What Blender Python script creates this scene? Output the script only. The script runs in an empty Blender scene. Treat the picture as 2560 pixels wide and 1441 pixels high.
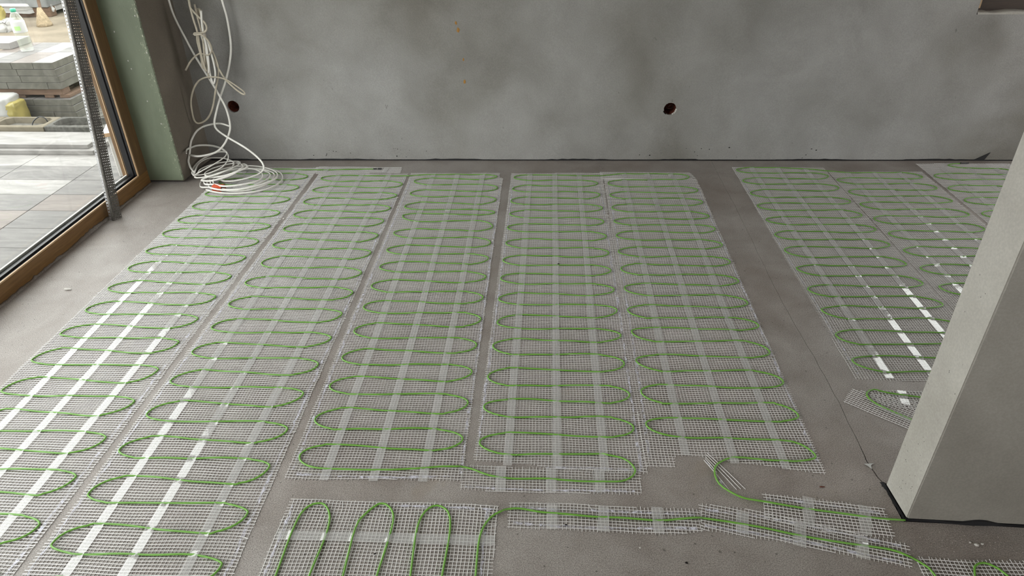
import bpy, bmesh, math, random
import numpy as np
from mathutils import Matrix, Vector

# ---------------------------------------------------------------- camera, sky, exposure
scene = bpy.context.scene
COL = scene.collection
cam_data = bpy.data.cameras.new('camera')
cam_data.sensor_width = 36.0
cam_data.sensor_fit = 'HORIZONTAL'
cam_data.lens = 1743.0 / 2560.0 * 36.0
cam_data.clip_start = 0.05
cam_data.clip_end = 200
cam = bpy.data.objects.new('camera', cam_data)
COL.objects.link(cam)
cam.matrix_world = Matrix([[0.998952, -0.015877, 0.042922, 0.0], [0.044863, 0.524943, -0.849954, 0.0],
                           [-0.009037, 0.850989, 0.525105, 1.512], [0, 0, 0, 1]])
scene.camera = cam

SKY = 5.7
world = bpy.data.worlds.new('overcast_sky')
scene.world = world
world.use_nodes = True
bg = world.node_tree.nodes['Background']
bg.inputs['Color'].default_value = (1.0, 0.985, 0.972, 1)
bg.inputs['Strength'].default_value = SKY

scene.view_settings.view_transform = 'Standard'
scene.view_settings.look = 'None'
scene.view_settings.exposure = 0.0
scene.view_settings.gamma = 1.0
scene.view_settings.use_curve_mapping = False
scene.cycles.use_denoising = True
scene.cycles.use_adaptive_sampling = True
scene.cycles.adaptive_threshold = 0.10
scene.cycles.adaptive_min_samples = 20
scene.cycles.max_bounces = 7
scene.cycles.diffuse_bounces = 3
scene.cycles.glossy_bounces = 3
scene.cycles.transparent_max_bounces = 14
scene.cycles.sample_clamp_indirect = 8.0
scene.cycles.caustics_reflective = False
scene.cycles.caustics_refractive = False


def portal(name, loc, rot, sx, sy):
    l = bpy.data.lights.new(name, 'AREA')
    l.shape = 'RECTANGLE'; l.size = sx; l.size_y = sy
    l.cycles.is_portal = True
    o = bpy.data.objects.new(name, l); COL.objects.link(o)
    o.location = loc; o.rotation_euler = rot
    return o


WIN_Y0, WIN_Y1, WIN_H = -2.3, 3.5, 2.1
portal('sky_portal_left', (-2.30, (WIN_Y0 + WIN_Y1) / 2, WIN_H / 2), (0, -math.pi / 2, 0), WIN_H, WIN_Y1 - WIN_Y0)
portal('sky_portal_back', (2.95, 4.15, 1.5), (-math.pi / 2, 0, 0), 1.4, 1.3)
portal('sky_portal_rear', (2.3, -3.19, 1.45), (math.pi / 2, 0, 0), 2.8, 1.5)

portal('sky_portal_right', (4.44, 2.35, 1.25), (0, math.pi / 2, 0), 2.1, 1.5)

# ---------------------------------------------------------------- measured data
TRACE = {  # measured floor outlines and cable runs, metres
 'strip_c4': [(-0.2269,1.4568),(-0.0555,1.4504),(0.2898,1.4567),(0.2863,1.3641),(-0.0411,1.3578),(-0.2189,1.3614)],
 'strip_low': [(-0.0807,1.3208),(0.1681,1.3188),(0.4404,1.3152),(0.4325,1.2436),(0.3607,1.2307),(0.1627,1.2309),(-0.0799,1.2372)],
 'strip_mid': [(0.439,1.3372),(0.599,1.3157),(0.9501,1.2218),(0.9301,1.1499),(0.8489,1.1688),(0.6249,1.2169),(0.4311,1.2474)],
 'strip_up': [(0.6213,1.3778),(0.7841,1.3611),(0.9366,1.3336),(0.9226,1.2355),(0.7684,1.2511),(0.6049,1.2891)],
 'mat_right': [(0.9514,1.1833),(1.292,1.1776),(1.2492,1.0167),(0.9383,1.0046)],
 'mat_front': [(-0.6867,1.3104),(-0.1098,1.3085),(-0.1211,1.0247),(-0.6939,1.0025)],
 'c5': [(0.3084,1.4683),(0.3926,1.4682),(0.4048,1.518),(0.5101,1.5169),(0.5245,1.5014),(0.8214,1.4575)],
 'scrap5': [(0.4965,1.5311),(0.531,1.5048),(0.5698,1.3874),(0.5267,1.3772)],
 'pieceA': [(1.0335,1.8411),(0.983,1.7754),(1.1489,1.6442),(1.2636,1.7773)],
 'pieceB': [(1.086,1.8388),(1.264,1.8348),(1.2206,1.7376),(1.0713,1.7707)],
 'cabA': [(1.3075,1.7905),(1.2246,1.8054),(1.1412,1.8215),(1.1018,1.8361),(1.0726,1.8191),(1.0677,1.7901),(1.0929,1.751),(1.1545,1.6993),(1.2078,1.6551)],
 'c3end': [(-0.602,1.4228),(-0.5055,1.4224),(-0.3459,1.4336),(-0.2772,1.4455),(-0.2282,1.4473)],
 'c4start': [(-0.2282,1.4473),(-0.1943,1.436),(-0.1229,1.4095),(0.0271,1.4063),(0.1823,1.4019),(0.2449,1.4103),(0.2772,1.4469),(0.2524,1.4908),(0.1895,1.5106),(0.027,1.5048),(-0.1248,1.4949)],
 'c5end': [(0.3804,1.5961),(0.4641,1.5894),(0.6966,1.5886),(0.7802,1.5738),(0.8131,1.523),(0.7585,1.5012),(0.7064,1.5031),(0.5936,1.5093),(0.5563,1.5052),(0.5186,1.4837),(0.5045,1.4564),(0.5038,1.4218),(0.5166,1.3936),(0.5594,1.3599),(0.6134,1.347),(0.7391,1.3249),(0.8627,1.306),(0.9737,1.2963)],
 'low': [(-0.1498,0.962),(-0.1524,1.088),(-0.1512,1.2026),(-0.1285,1.2633),(-0.0917,1.2927),(-0.0502,1.299),(0.0276,1.2856),(0.1742,1.2783),(0.3047,1.273),(0.4325,1.284),(0.5208,1.2728),(0.6591,1.2419),(0.7938,1.2159),(0.8947,1.2026),(0.9376,1.181),(0.962,1.1574),(0.9727,1.1323),(0.9849,1.0263)],
 'loopR': [(1.0311,1.0281),(1.0723,1.1361),(1.0871,1.1622),(1.1105,1.1712),(1.1312,1.1618),(1.1478,1.139),(1.1818,1.0544)],
 'U1': [(-0.6525,0.9423),(-0.6478,1.069),(-0.6479,1.1905),(-0.6427,1.2589),(-0.6271,1.288),(-0.6069,1.2971),(-0.5853,1.2909),(-0.5628,1.2549),(-0.5557,1.1939),(-0.5634,1.0722),(-0.5639,0.9458)],
 'U2': [(-0.4772,0.9492),(-0.4805,1.0754),(-0.4829,1.2177),(-0.4672,1.2654),(-0.4438,1.2962),(-0.4269,1.3026),(-0.4063,1.2901),(-0.3894,1.2573),(-0.388,1.1968),(-0.3963,1.0786),(-0.4027,0.9521)],
 'U3': [(-0.3077,0.9558),(-0.3136,1.0818),(-0.3197,1.2028),(-0.3142,1.2601),(-0.298,1.2905),(-0.2767,1.3006),(-0.2529,1.2901),(-0.2375,1.263),(-0.2317,1.2027),(-0.235,1.0848),(-0.2362,0.9586)],
 'c1start': [(-0.9201,3.7112),(-0.9707,3.71),(-1.1188,3.7007),(-1.2913,3.6878),(-1.4253,3.6938),(-1.6105,3.7034)],
 'c23': [(-1.1196,3.6124),(-0.9155,3.6113),(-0.7538,3.6151),(-0.6554,3.6347),(-0.5141,3.6408),(-0.3567,3.6427)],
 'c45': [(-0.0655,3.6448),(0.2304,3.6396),(0.3136,3.6387),(0.3802,3.6597),(0.4478,3.6705),(0.6258,3.6757),(0.7364,3.6754)],
 'c67': [(1.1804,3.7825),(1.3102,3.7824),(1.4686,3.7681),(1.6184,3.7333),(1.6939,3.7176),(1.8237,3.7206),(1.9884,3.7243)],
 'c5strip': [(0.3163,3.7036),(0.8127,3.7091),(0.8375,3.6237),(0.3161,3.5946)],
 'c1strip': [(-1.3169,3.7448),(-0.8164,3.7498),(-0.8116,3.6602),(-1.2878,3.6434)],
 'crack': [(0.9934,2.9053),(0.9554,2.4021),(0.9649,2.0155),(0.9665,1.8165),(0.9608,1.5692),(0.9574,1.5202),(0.961,1.4702),(0.9699,1.4358)],
 'tapes_low': [(0.0359,1.3167),(0.0356,1.2338),(0.1765,1.3136),(0.1711,1.2312),(0.3222,1.3177),(0.317,1.2303)],
 'tapes_mid': [(0.5495,1.3098),(0.5327,1.2372),(0.6945,1.2793),(0.6714,1.2027),(0.8411,1.24),(0.8188,1.1723)],
 'tapes_up': [(0.743,1.3681),(0.7144,1.2696),(0.8849,1.3427),(0.8518,1.2466)],
 'tapes_c4s': [(-0.1116,1.4531),(-0.1082,1.3567),(0.034,1.4489),(0.0338,1.3591),(0.173,1.4524),(0.1709,1.3641)],
 'tape_front': [(-0.6779,1.1891),(-0.1141,1.1927)],
 'chips': [(0.9541,1.4963),(0.7942,1.4088),(1.1223,1.2258),(1.1394,1.2302),(1.1114,1.234),(0.0739,1.2495),(0.07,2.6477),(-0.4159,1.1408),(0.3734,1.1448),(-1.2815,3.0633),(-0.2313,2.8595),(0.2622,1.1859),(-1.9686,2.3773),(-1.9646,2.7835),(-1.8077,2.2753)],
}
TIPS = {  # turning points of the serpentine cable in each mat, metres
 'c1L': [(-1.79,3.5059),(-1.7977,3.3424),(-1.7965,3.1847),(-1.8005,3.0281),(-1.8068,2.8859),(-1.8004,2.7088),(-1.8026,2.5545),(-1.7987,2.3847),(-1.8027,2.2248),(-1.8051,2.06),(-1.8114,1.9012),(-1.8075,1.7341)],
 'c1R': [(-1.3207,3.5922),(-1.3245,3.4415),(-1.3256,3.2905),(-1.323,3.1215),(-1.3191,2.9709),(-1.3208,2.8105),(-1.3237,2.6586),(-1.3246,2.4958),(-1.3236,2.3342),(-1.3282,2.1755),(-1.3337,2.0236),(-1.3307,1.8583),(-1.3308,1.6919),(-1.3321,1.5201),(-1.333,1.3626),(-1.3335,1.1938)],
 'c2L': [(-1.2357,3.5673),(-1.2366,3.4058),(-1.2398,3.2553),(-1.2432,3.1037),(-1.2442,2.9477),(-1.2399,2.7822),(-1.2344,2.6201),(-1.2436,2.4481),(-1.2486,2.2818),(-1.2506,2.1202),(-1.2569,1.9665),(-1.2598,1.804),(-1.2595,1.6381),(-1.2637,1.4771),(-1.2624,1.3068),(-1.2615,1.1357)],
 'c2R': [(-0.7694,3.4993),(-0.7716,3.3498),(-0.7761,3.1927),(-0.7793,3.0419),(-0.7761,2.8899),(-0.7721,2.7219),(-0.7735,2.5417),(-0.7734,2.3856),(-0.7776,2.2269),(-0.7775,2.0674),(-0.7803,1.9059),(-0.7846,1.7474),(-0.7844,1.5795),(-0.7866,1.4239),(-0.7883,1.2554),(-0.7937,1.0925)],
 'c3L': [(-0.7105,3.5415),(-0.7042,3.3766),(-0.7049,3.2112),(-0.6961,3.1076),(-0.7049,2.9197),(-0.7046,2.7516),(-0.7051,2.5947),(-0.707,2.4376),(-0.7039,2.2789),(-0.7019,2.1147),(-0.7064,1.9532),(-0.7078,1.7953),(-0.711,1.631),(-0.7116,1.4714)],
 'c3R': [(-0.2597,3.6168),(-0.2473,3.4585),(-0.2457,3.307),(-0.2419,3.1528),(-0.2416,2.9961),(-0.2397,2.8344),(-0.2394,2.6858),(-0.2378,2.5285),(-0.2369,2.3625),(-0.2329,2.2082),(-0.2342,2.0392),(-0.2363,1.8822),(-0.2345,1.7242),(-0.2339,1.557)],
 'c4L': [(-0.1647,3.6048),(-0.166,3.4493),(-0.1672,3.2942),(-0.1655,3.142),(-0.1699,2.9908),(-0.1686,2.8297),(-0.1734,2.6719),(-0.1743,2.5139),(-0.1726,2.3534),(-0.1679,2.1889),(-0.1741,2.0387),(-0.1797,1.8615),(-0.1811,1.7061),(-0.1815,1.5452)],
 'c4R': [(0.2929,3.535),(0.2949,3.3823),(0.2982,3.2213),(0.2947,3.0656),(0.2964,2.9129),(0.2961,2.7546),(0.2935,2.5955),(0.2948,2.4413),(0.2936,2.2858),(0.2942,2.1178),(0.2913,1.9496),(0.2932,1.7824),(0.2912,1.6281),(0.2774,1.4485)],
 'c5L': [(0.349,3.5363),(0.3474,3.3836),(0.3462,3.2263),(0.3445,3.0704),(0.3435,2.9206),(0.3393,2.764),(0.3382,2.6128),(0.3377,2.4535),(0.3354,2.2905),(0.3363,2.1447),(0.3343,1.9669),(0.333,1.7991),(0.331,1.6442),(0.5045,1.4564)],
 'c5R': [(0.8002,3.6352),(0.8158,3.4563),(0.8134,3.3062),(0.814,3.1436),(0.8164,3.0065),(0.8173,2.8472),(0.818,2.6867),(0.8166,2.5221),(0.8143,2.3565),(0.8168,2.1961),(0.8152,2.0361),(0.8155,1.869),(0.8153,1.7011),(0.8131,1.523)],
 'c6L': [(1.0842,3.7434),(1.0829,3.5871),(1.0837,3.4206),(1.0811,3.2673),(1.083,3.1045),(1.0817,2.9494),(1.0829,2.7989),(1.0881,2.6393),(1.0832,2.4686),(1.0865,2.3134),(1.0846,2.1446),(1.0873,1.9903)],
 'c6R': [(1.5652,3.666),(1.5671,3.5129),(1.5654,3.3354),(1.5625,3.1767),(1.5698,3.0227),(1.5702,2.8668),(1.5693,2.6885),(1.5666,2.5268),(1.5739,2.3693)],
 'c7L': [(1.5944,3.6108),(1.6013,3.4538),(1.6011,3.2977),(1.606,3.135),(1.6106,2.9745),(1.6112,2.8139),(1.6134,2.6547),(1.6208,2.4998)],
 'c7R': [(2.0719,3.6693),(2.0801,3.5205),(2.0811,3.3542),(2.0847,3.1948),(2.0766,3.0364)],
 'c8L': [(2.2924,3.8374),(2.1411,3.6743),(2.1359,3.5056),(2.1449,3.3558),(2.1509,3.1992)],
 'c8R': [],
}
FLEX = {  # the loose white cable, metres
 'A': [(-1.938,3.74,0.907),(-1.93,3.74,0.827),(-1.906,3.74,0.74),(-1.87,3.74,0.626),(-1.816,3.73,0.506),(-1.779,3.72,0.423),(-1.752,3.71,0.346),(-1.746,3.7,0.268),(-1.756,3.69,0.222),(-1.786,3.66,0.165),(-1.826,3.62,0.133),(-1.901,3.58,0.125),(-1.966,3.6,0.123)],
 'B': [(-1.686,3.8,0.897),(-1.68,3.8,0.805),(-1.684,3.79,0.682),(-1.704,3.78,0.594),(-1.743,3.76,0.491),(-1.788,3.74,0.401),(-1.816,3.7,0.317),(-1.829,3.69,0.271),(-1.822,3.69,0.238),(-1.765,3.67,0.204),(-1.661,3.63,0.16),(-1.602,3.62,0.114),(-1.565,3.6,0.08),(-1.558,3.585,0.052),(-1.576,3.55,0.036),(-1.623,3.5,0.031),(-1.693,3.47,0.026),(-1.739,3.465,0.028),(-1.764,3.47,0.034)],
 'C': [(-1.749,3.7,0.254),(-1.804,3.72,0.263),(-1.859,3.73,0.257),(-1.911,3.71,0.247),(-1.95,3.69,0.22),(-1.972,3.64,0.171),(-1.98,3.61,0.132),(-1.973,3.58,0.101),(-1.953,3.55,0.067),(-1.924,3.53,0.045)],
 'H': [(-1.952,3.545,0.155),(-1.961,3.565,0.16),(-1.97,3.605,0.158),(-1.966,3.685,0.145),(-1.938,3.725,0.135),(-1.895,3.735,0.128),(-1.846,3.715,0.125),(-1.798,3.675,0.122),(-1.763,3.625,0.12),(-1.745,3.585,0.112),(-1.745,3.545,0.099),(-1.757,3.515,0.088),(-1.794,3.499,0.072),(-1.842,3.493,0.057),(-1.891,3.493,0.049),(-1.924,3.504,0.047),(-1.946,3.545,0.048),(-1.96,3.605,0.054),(-1.949,3.675,0.066),(-1.915,3.715,0.078),(-1.867,3.725,0.094),(-1.821,3.705,0.105),(-1.78,3.655,0.118),(-1.764,3.605,0.121),(-1.768,3.565,0.117),(-1.793,3.515,0.107),(-1.849,3.488,0.082),(-1.893,3.477,0.06),(-1.91,3.482,0.05),(-1.918,3.51,0.053),(-1.946,3.625,0.059),(-1.926,3.695,0.065),(-1.886,3.715,0.064),(-1.838,3.715,0.061),(-1.79,3.685,0.063),(-1.748,3.645,0.064),(-1.73,3.575,0.064),(-1.754,3.51,0.065),(-1.808,3.482,0.053),(-1.867,3.472,0.044),(-1.903,3.477,0.044),(-1.904,3.525,0.05),(-1.913,3.575,0.05),(-1.888,3.635,0.049),(-1.84,3.675,0.05),(-1.779,3.685,0.055),(-1.742,3.675,0.059),(-1.713,3.645,0.065),(-1.703,3.605,0.069),(-1.708,3.555,0.073),(-1.749,3.499,0.066),(-1.803,3.472,0.054),(-1.855,3.455,0.041),(-1.851,3.45,0.035),(-1.808,3.45,0.034),(-1.755,3.461,0.043),(-1.701,3.488,0.055),(-1.666,3.525,0.069),(-1.664,3.565,0.069),(-1.685,3.605,0.066),(-1.719,3.635,0.064),(-1.763,3.645,0.056),(-1.798,3.615,0.058),(-1.841,3.565,0.058),(-1.859,3.51,0.054),(-1.837,3.482,0.046),(-1.792,3.477,0.045),(-1.733,3.488,0.051),(-1.677,3.51,0.065),(-1.644,3.555,0.067),(-1.646,3.585,0.068),(-1.677,3.625,0.062),(-1.705,3.635,0.057)],
}
BUNDLE = [
 [(-1.806,3.71,0.912),(-1.809,3.71,0.878),(-1.807,3.71,0.822),(-1.802,3.71,0.757),(-1.808,3.71,0.677),(-1.809,3.71,0.603),(-1.804,3.71,0.559)],
 [(-1.79,3.71,0.874),(-1.791,3.71,0.829),(-1.789,3.71,0.757),(-1.791,3.71,0.677),(-1.798,3.71,0.603),(-1.805,3.71,0.516)],
 [(-1.778,3.71,0.871),(-1.782,3.71,0.814),(-1.781,3.71,0.757),(-1.787,3.71,0.677),(-1.797,3.71,0.626),(-1.823,3.71,0.595),(-1.804,3.71,0.655),(-1.794,3.71,0.736),(-1.797,3.71,0.807),(-1.785,3.71,0.871)],
 [(-1.761,3.71,0.867),(-1.771,3.71,0.807),(-1.775,3.71,0.75),(-1.772,3.71,0.699),(-1.769,3.71,0.648),(-1.754,3.71,0.596),(-1.725,3.71,0.52),(-1.688,3.71,0.473),(-1.648,3.71,0.438),(-1.628,3.71,0.434),(-1.629,3.71,0.45),(-1.662,3.71,0.481),(-1.703,3.71,0.512),(-1.747,3.71,0.527),(-1.802,3.71,0.529),(-1.853,3.71,0.512),(-1.897,3.71,0.465),(-1.929,3.71,0.401),(-1.941,3.71,0.337),(-1.942,3.71,0.288),(-1.926,3.71,0.27),(-1.885,3.71,0.284),(-1.848,3.71,0.321),(-1.818,3.71,0.378),(-1.787,3.71,0.457),(-1.76,3.71,0.519),(-1.745,3.71,0.573),(-1.747,3.71,0.626),(-1.754,3.71,0.663)],
 [(-1.805,3.71,0.912),(-1.808,3.71,0.878),(-1.781,3.71,0.836),(-1.754,3.71,0.804),(-1.75,3.71,0.779),(-1.761,3.71,0.761),(-1.785,3.71,0.756),(-1.814,3.71,0.757),(-1.81,3.71,0.749),(-1.778,3.71,0.752),(-1.75,3.71,0.725),(-1.741,3.71,0.685),(-1.751,3.71,0.659),(-1.778,3.71,0.642),(-1.811,3.71,0.652),(-1.846,3.71,0.637),(-1.881,3.71,0.607),(-1.914,3.71,0.565)],
 [(-1.81,3.71,0.75),(-1.817,3.71,0.707),(-1.816,3.71,0.677),(-1.817,3.71,0.625),(-1.821,3.71,0.573),(-1.807,3.71,0.596),(-1.793,3.71,0.663),(-1.784,3.71,0.729)],
 [(-1.795,3.71,0.891),(-1.796,3.71,0.836),(-1.793,3.71,0.761),(-1.796,3.71,0.685),(-1.802,3.71,0.611),(-1.803,3.71,0.573),(-1.799,3.71,0.603),(-1.787,3.71,0.677)],
 [(-1.772,3.71,0.869),(-1.776,3.71,0.793),(-1.781,3.71,0.736),(-1.783,3.71,0.67),(-1.792,3.71,0.596),(-1.798,3.71,0.55),(-1.793,3.71,0.596),(-1.78,3.71,0.67)],
 [(-1.757,3.71,0.864),(-1.77,3.71,0.793),(-1.773,3.71,0.736),(-1.773,3.71,0.677),(-1.78,3.71,0.611),(-1.793,3.71,0.55)],
 [(-1.791,3.71,0.747),(-1.785,3.71,0.677),(-1.788,3.71,0.603),(-1.791,3.71,0.535),(-1.788,3.71,0.492),(-1.776,3.71,0.504),(-1.761,3.71,0.55),(-1.758,3.71,0.611),(-1.762,3.71,0.677),(-1.771,3.71,0.736)],
]

# ---------------------------------------------------------------- helpers
rng = np.random.default_rng(7)
random.seed(7)


def N(nt, kind, **kw):
    n = nt.nodes.new(kind)
    for k, v in kw.items():
        if k.startswith('i_'):
            n.inputs[k[2:].replace('_', ' ')].default_value = v
        else:
            setattr(n, k, v)
    return n


def new_mat(name):
    m = bpy.data.materials.new(name)
    m.use_nodes = True
    nt = m.node_tree
    return m, nt, nt.nodes['Principled BSDF'], nt.nodes['Material Output']


def ramp(nt, fac, stops):
    r = nt.nodes.new('ShaderNodeValToRGB')
    while len(r.color_ramp.elements) < len(stops):
        r.color_ramp.elements.new(0.5)
    for e, (p, c) in zip(r.color_ramp.elements, stops):
        e.position = p
        e.color = (*c, 1) if len(c) == 3 else c
    nt.links.new(fac, r.inputs['Fac'])
    return r.outputs['Color']


def mixc(nt, fac, a, b, blend='MIX'):
    m = nt.nodes.new('ShaderNodeMix')
    m.data_type = 'RGBA'; m.blend_type = blend
    for sock, v in ((m.inputs[0], fac), (m.inputs[6], a), (m.inputs[7], b)):
        if isinstance(v, bpy.types.NodeSocket):
            nt.links.new(v, sock)
        elif isinstance(v, tuple):
            sock.default_value = (*v, 1) if len(v) == 3 else v
        else:
            sock.default_value = v
    return m.outputs[2]


def noise(nt, vec, scale, detail=4.0, rough=0.55, dist=0.0):
    n = N(nt, 'ShaderNodeTexNoise')
    n.inputs['Scale'].default_value = scale
    n.inputs['Detail'].default_value = detail
    n.inputs['Roughness'].default_value = rough
    n.inputs['Distortion'].default_value = dist
    nt.links.new(vec, n.inputs['Vector'])
    return n.outputs['Fac']


def objcoord(nt, scale=(1, 1, 1), rot=(0, 0, 0)):
    t = N(nt, 'ShaderNodeTexCoord')
    mp = N(nt, 'ShaderNodeMapping')
    mp.inputs['Scale'].default_value = scale
    mp.inputs['Rotation'].default_value = rot
    nt.links.new(t.outputs['Object'], mp.inputs['Vector'])
    return mp.outputs['Vector']


def bump(nt, bsdf, h, strength, dist=0.002):
    b = N(nt, 'ShaderNodeBump')
    b.inputs['Strength'].default_value = strength
    b.inputs['Distance'].default_value = dist
    nt.links.new(h, b.inputs['Height'])
    nt.links.new(b.outputs['Normal'], bsdf.inputs['Normal'])


def plain(name, col, rough=0.6, spec=0.5, metal=0.0, var=0.0, vscale=30.0, bstr=0.0):
    m, nt, b, o = new_mat(name)
    b.inputs['Roughness'].default_value = rough
    b.inputs['Metallic'].default_value = metal
    b.inputs['Specular IOR Level'].default_value = spec
    b.inputs['Base Color'].default_value = (*col, 1)
    if var > 0 or bstr > 0:
        v = objcoord(nt)
        n = noise(nt, v, vscale)
        if var > 0:
            d = tuple(max(0, c * (1 - var)) for c in col); l = tuple(min(1, c * (1 + var)) for c in col)
            nt.links.new(ramp(nt, n, [(0.3, d), (0.7, l)]), b.inputs['Base Color'])
        if bstr > 0:
            bump(nt, b, n, bstr)
    return m


# ---------------------------------------------------------------- materials
def mat_plaster(name, lo, mid, hi, bstr=0.35, stain=None):
    m, nt, b, o = new_mat(name)
    v = objcoord(nt)
    big = noise(nt, v, 0.85, 3, 0.55, 0.4)
    midn = noise(nt, v, 3.2, 4, 0.6, 0.3)
    fine = noise(nt, v, 160, 1, 0.6)
    base = ramp(nt, big, [(0.37, lo), (0.50, mid), (0.66, hi)])
    base = mixc(nt, 0.55, base, ramp(nt, midn, [(0.3, (0.36, 0.35, 0.33)), (0.72, (0.62, 0.62, 0.61))]), 'OVERLAY')
    base = mixc(nt, 0.14, base, ramp(nt, fine, [(0.35, (0.3, 0.3, 0.3)), (0.7, (0.7, 0.7, 0.7))]), 'OVERLAY')
    # scuffs
    sc = noise(nt, objcoord(nt, (1, 1, 0.5), (0.2, 0.5, 0.1)), 44, 2, 0.6)
    base = mixc(nt, ramp(nt, sc, [(0.74, (0, 0, 0)), (0.79, (0.40, 0.40, 0.40))]), base, (0.06, 0.06, 0.055))
    nt.links.new(base, b.inputs['Base Color'])
    b.inputs['Roughness'].default_value = 0.82
    b.inputs['Specular IOR Level'].default_value = 0.3
    trowel = noise(nt, objcoord(nt, (1, 1, 1.6)), 34, 2, 0.6, 1.0)
    h = N(nt, 'ShaderNodeMath', operation='ADD')
    nt.links.new(trowel, h.inputs[0]); nt.links.new(fine, h.inputs[1])
    bump(nt, b, h.outputs[0], bstr, 0.003)
    return m


M_WALL = mat_plaster('grey_plaster', (0.205, 0.197, 0.180), (0.298, 0.294, 0.287), (0.350, 0.349, 0.348), 0.5)
M_WALL_BROWN = mat_plaster('brown_grey_plaster', (0.15, 0.13, 0.105), (0.19, 0.165, 0.135), (0.22, 0.195, 0.165), 0.2)
M_PART_SHADED = mat_plaster('shaded_partition_plaster', (0.22, 0.207, 0.185), (0.265, 0.253, 0.231), (0.30, 0.289, 0.267), 0.15)  # shaded copy of the partition plaster, for its long face
M_PART_LIT = mat_plaster('smooth_lit_plaster', (0.365, 0.350, 0.320), (0.405, 0.390, 0.364), (0.435, 0.42, 0.397), 0.04)  # lit copy: window light put into the end face colour
M_CEIL = plain('white_ceiling', (0.8, 0.79, 0.77), 0.9, 0.2)
M_ROOM = plain('room_plaster', (0.42, 0.41, 0.39), 0.9, 0.2, var=0.1, vscale=2)


def mat_floor():
    m, nt, b, o = new_mat('screed_floor')
    v = objcoord(nt)
    big = noise(nt, v, 1.1, 3, 0.6, 0.5)
    midn = noise(nt, v, 6.0, 4, 0.62, 0.4)
    fine = noise(nt, v, 330, 1, 0.6)
    base = ramp(nt, big, [(0.36, (0.255, 0.226, 0.208)), (0.5, (0.286, 0.262, 0.246)), (0.66, (0.32, 0.300, 0.286))])
    base = mixc(nt, 0.65, base, ramp(nt, midn, [(0.3, (0.36, 0.335, 0.32)), (0.7, (0.61, 0.61, 0.61))]), 'OVERLAY')
    base = mixc(nt, 0.7, base, ramp(nt, fine, [(0.33, (0.25, 0.25, 0.25)), (0.7, (0.74, 0.74, 0.73))]), 'OVERLAY')
    sand = noise(nt, v, 2.3, 3, 0.65, 1.5)
    base = mixc(nt, ramp(nt, sand, [(0.62, (0, 0, 0)), (0.72, (0.4, 0.4, 0.4))]), base, (0.27, 0.225, 0.18))
    spk = noise(nt, v, 85, 0, 0.5)
    base = mixc(nt, ramp(nt, spk, [(0.80, (0, 0, 0)), (0.83, (0.6, 0.6, 0.6))]), base, (0.045, 0.04, 0.035))
    nt.links.new(base, b.inputs['Base Color'])
    b.inputs['Roughness'].default_value = 0.5
    b.inputs['Specular IOR Level'].default_value = 0.5
    h = N(nt, 'ShaderNodeMath', operation='ADD')
    nt.links.new(fine, h.inputs[0])
    nt.links.new(noise(nt, v, 60, 2, 0.7), h.inputs[1])
    bump(nt, b, h.outputs[0], 0.3, 0.002)
    return m


M_FLOOR = mat_floor()


def mat_wood(name, dark, light, scale=(1, 1, 1), rough=0.45):
    m, nt, b, o = new_mat(name)
    v = objcoord(nt, scale)
    n1 = noise(nt, v, 6, 6, 0.6, 1.2)
    nt.links.new(ramp(nt, n1, [(0.3, dark), (0.7, light)]), b.inputs['Base Color'])
    b.inputs['Roughness'].default_value = rough
    bump(nt, b, n1, 0.1, 0.001)
    return m


M_WOOD_RAIL = mat_wood('oak_stain_rail', (0.15, 0.075, 0.024), (0.25, 0.135, 0.046), (14, 0.8, 14))
M_WOOD_STILE = mat_wood('oak_stain_stile', (0.11, 0.060, 0.026), (0.18, 0.105, 0.046), (14, 14, 0.8))
M_WOOD_EDGE = plain('cut_oak_edge', (0.46, 0.31, 0.18), 0.5)
M_WOOD_DARK = mat_wood('dark_wood', (0.022, 0.011, 0.006), (0.045, 0.024, 0.012), (0.8, 14, 14))
M_TIMBER = mat_wood('rough_timber', (0.081, 0.046, 0.028), (0.149, 0.093, 0.059), (1, 10, 10), 0.8)
M_BLACK = plain('black_rubber', (0.012, 0.012, 0.014), 0.35, 0.5)
M_FOIL = plain('black_edge_foam', (0.012, 0.012, 0.014), 0.55, 0.4)
M_GREEN = None


def mat_green_coat():
    m, nt, b, o = new_mat('green_primer')
    v = objcoord(nt)
    n1 = noise(nt, objcoord(nt, (1, 1, 0.35)), 5, 5, 0.6, 0.5)
    base = ramp(nt, n1, [(0.3, (0.125, 0.150, 0.100)), (0.7, (0.195, 0.228, 0.160))])
    t = N(nt, 'ShaderNodeTexCoord')
    sx = N(nt, 'ShaderNodeSeparateXYZ'); nt.links.new(t.outputs['Object'], sx.inputs[0])
    edge = N(nt, 'ShaderNodeMapRange'); edge.inputs['From Min'].default_value = -2.055; edge.inputs['From Max'].default_value = -1.985
    edge.inputs['To Min'].default_value = 0.0; edge.inputs['To Max'].default_value = 0.17
    nt.links.new(sx.outputs['X'], edge.inputs['Value'])
    fl = noise(nt, objcoord(nt, (1, 1, 0.55)), 95, 3, 0.6, 1.2)
    ad = N(nt, 'ShaderNodeMath', operation='ADD'); nt.links.new(fl, ad.inputs[0]); nt.links.new(edge.outputs[0], ad.inputs[1])
    base = mixc(nt, ramp(nt, ad.outputs[0], [(0.755, (0, 0, 0)), (0.80, (1, 1, 1))]), base, (0.44, 0.45, 0.34))
    nt.links.new(base, b.inputs['Base Color'])
    b.inputs['Roughness'].default_value = 0.42
    bump(nt, b, fl, 0.3, 0.002)
    return m


M_GREEN = mat_green_coat()


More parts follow.
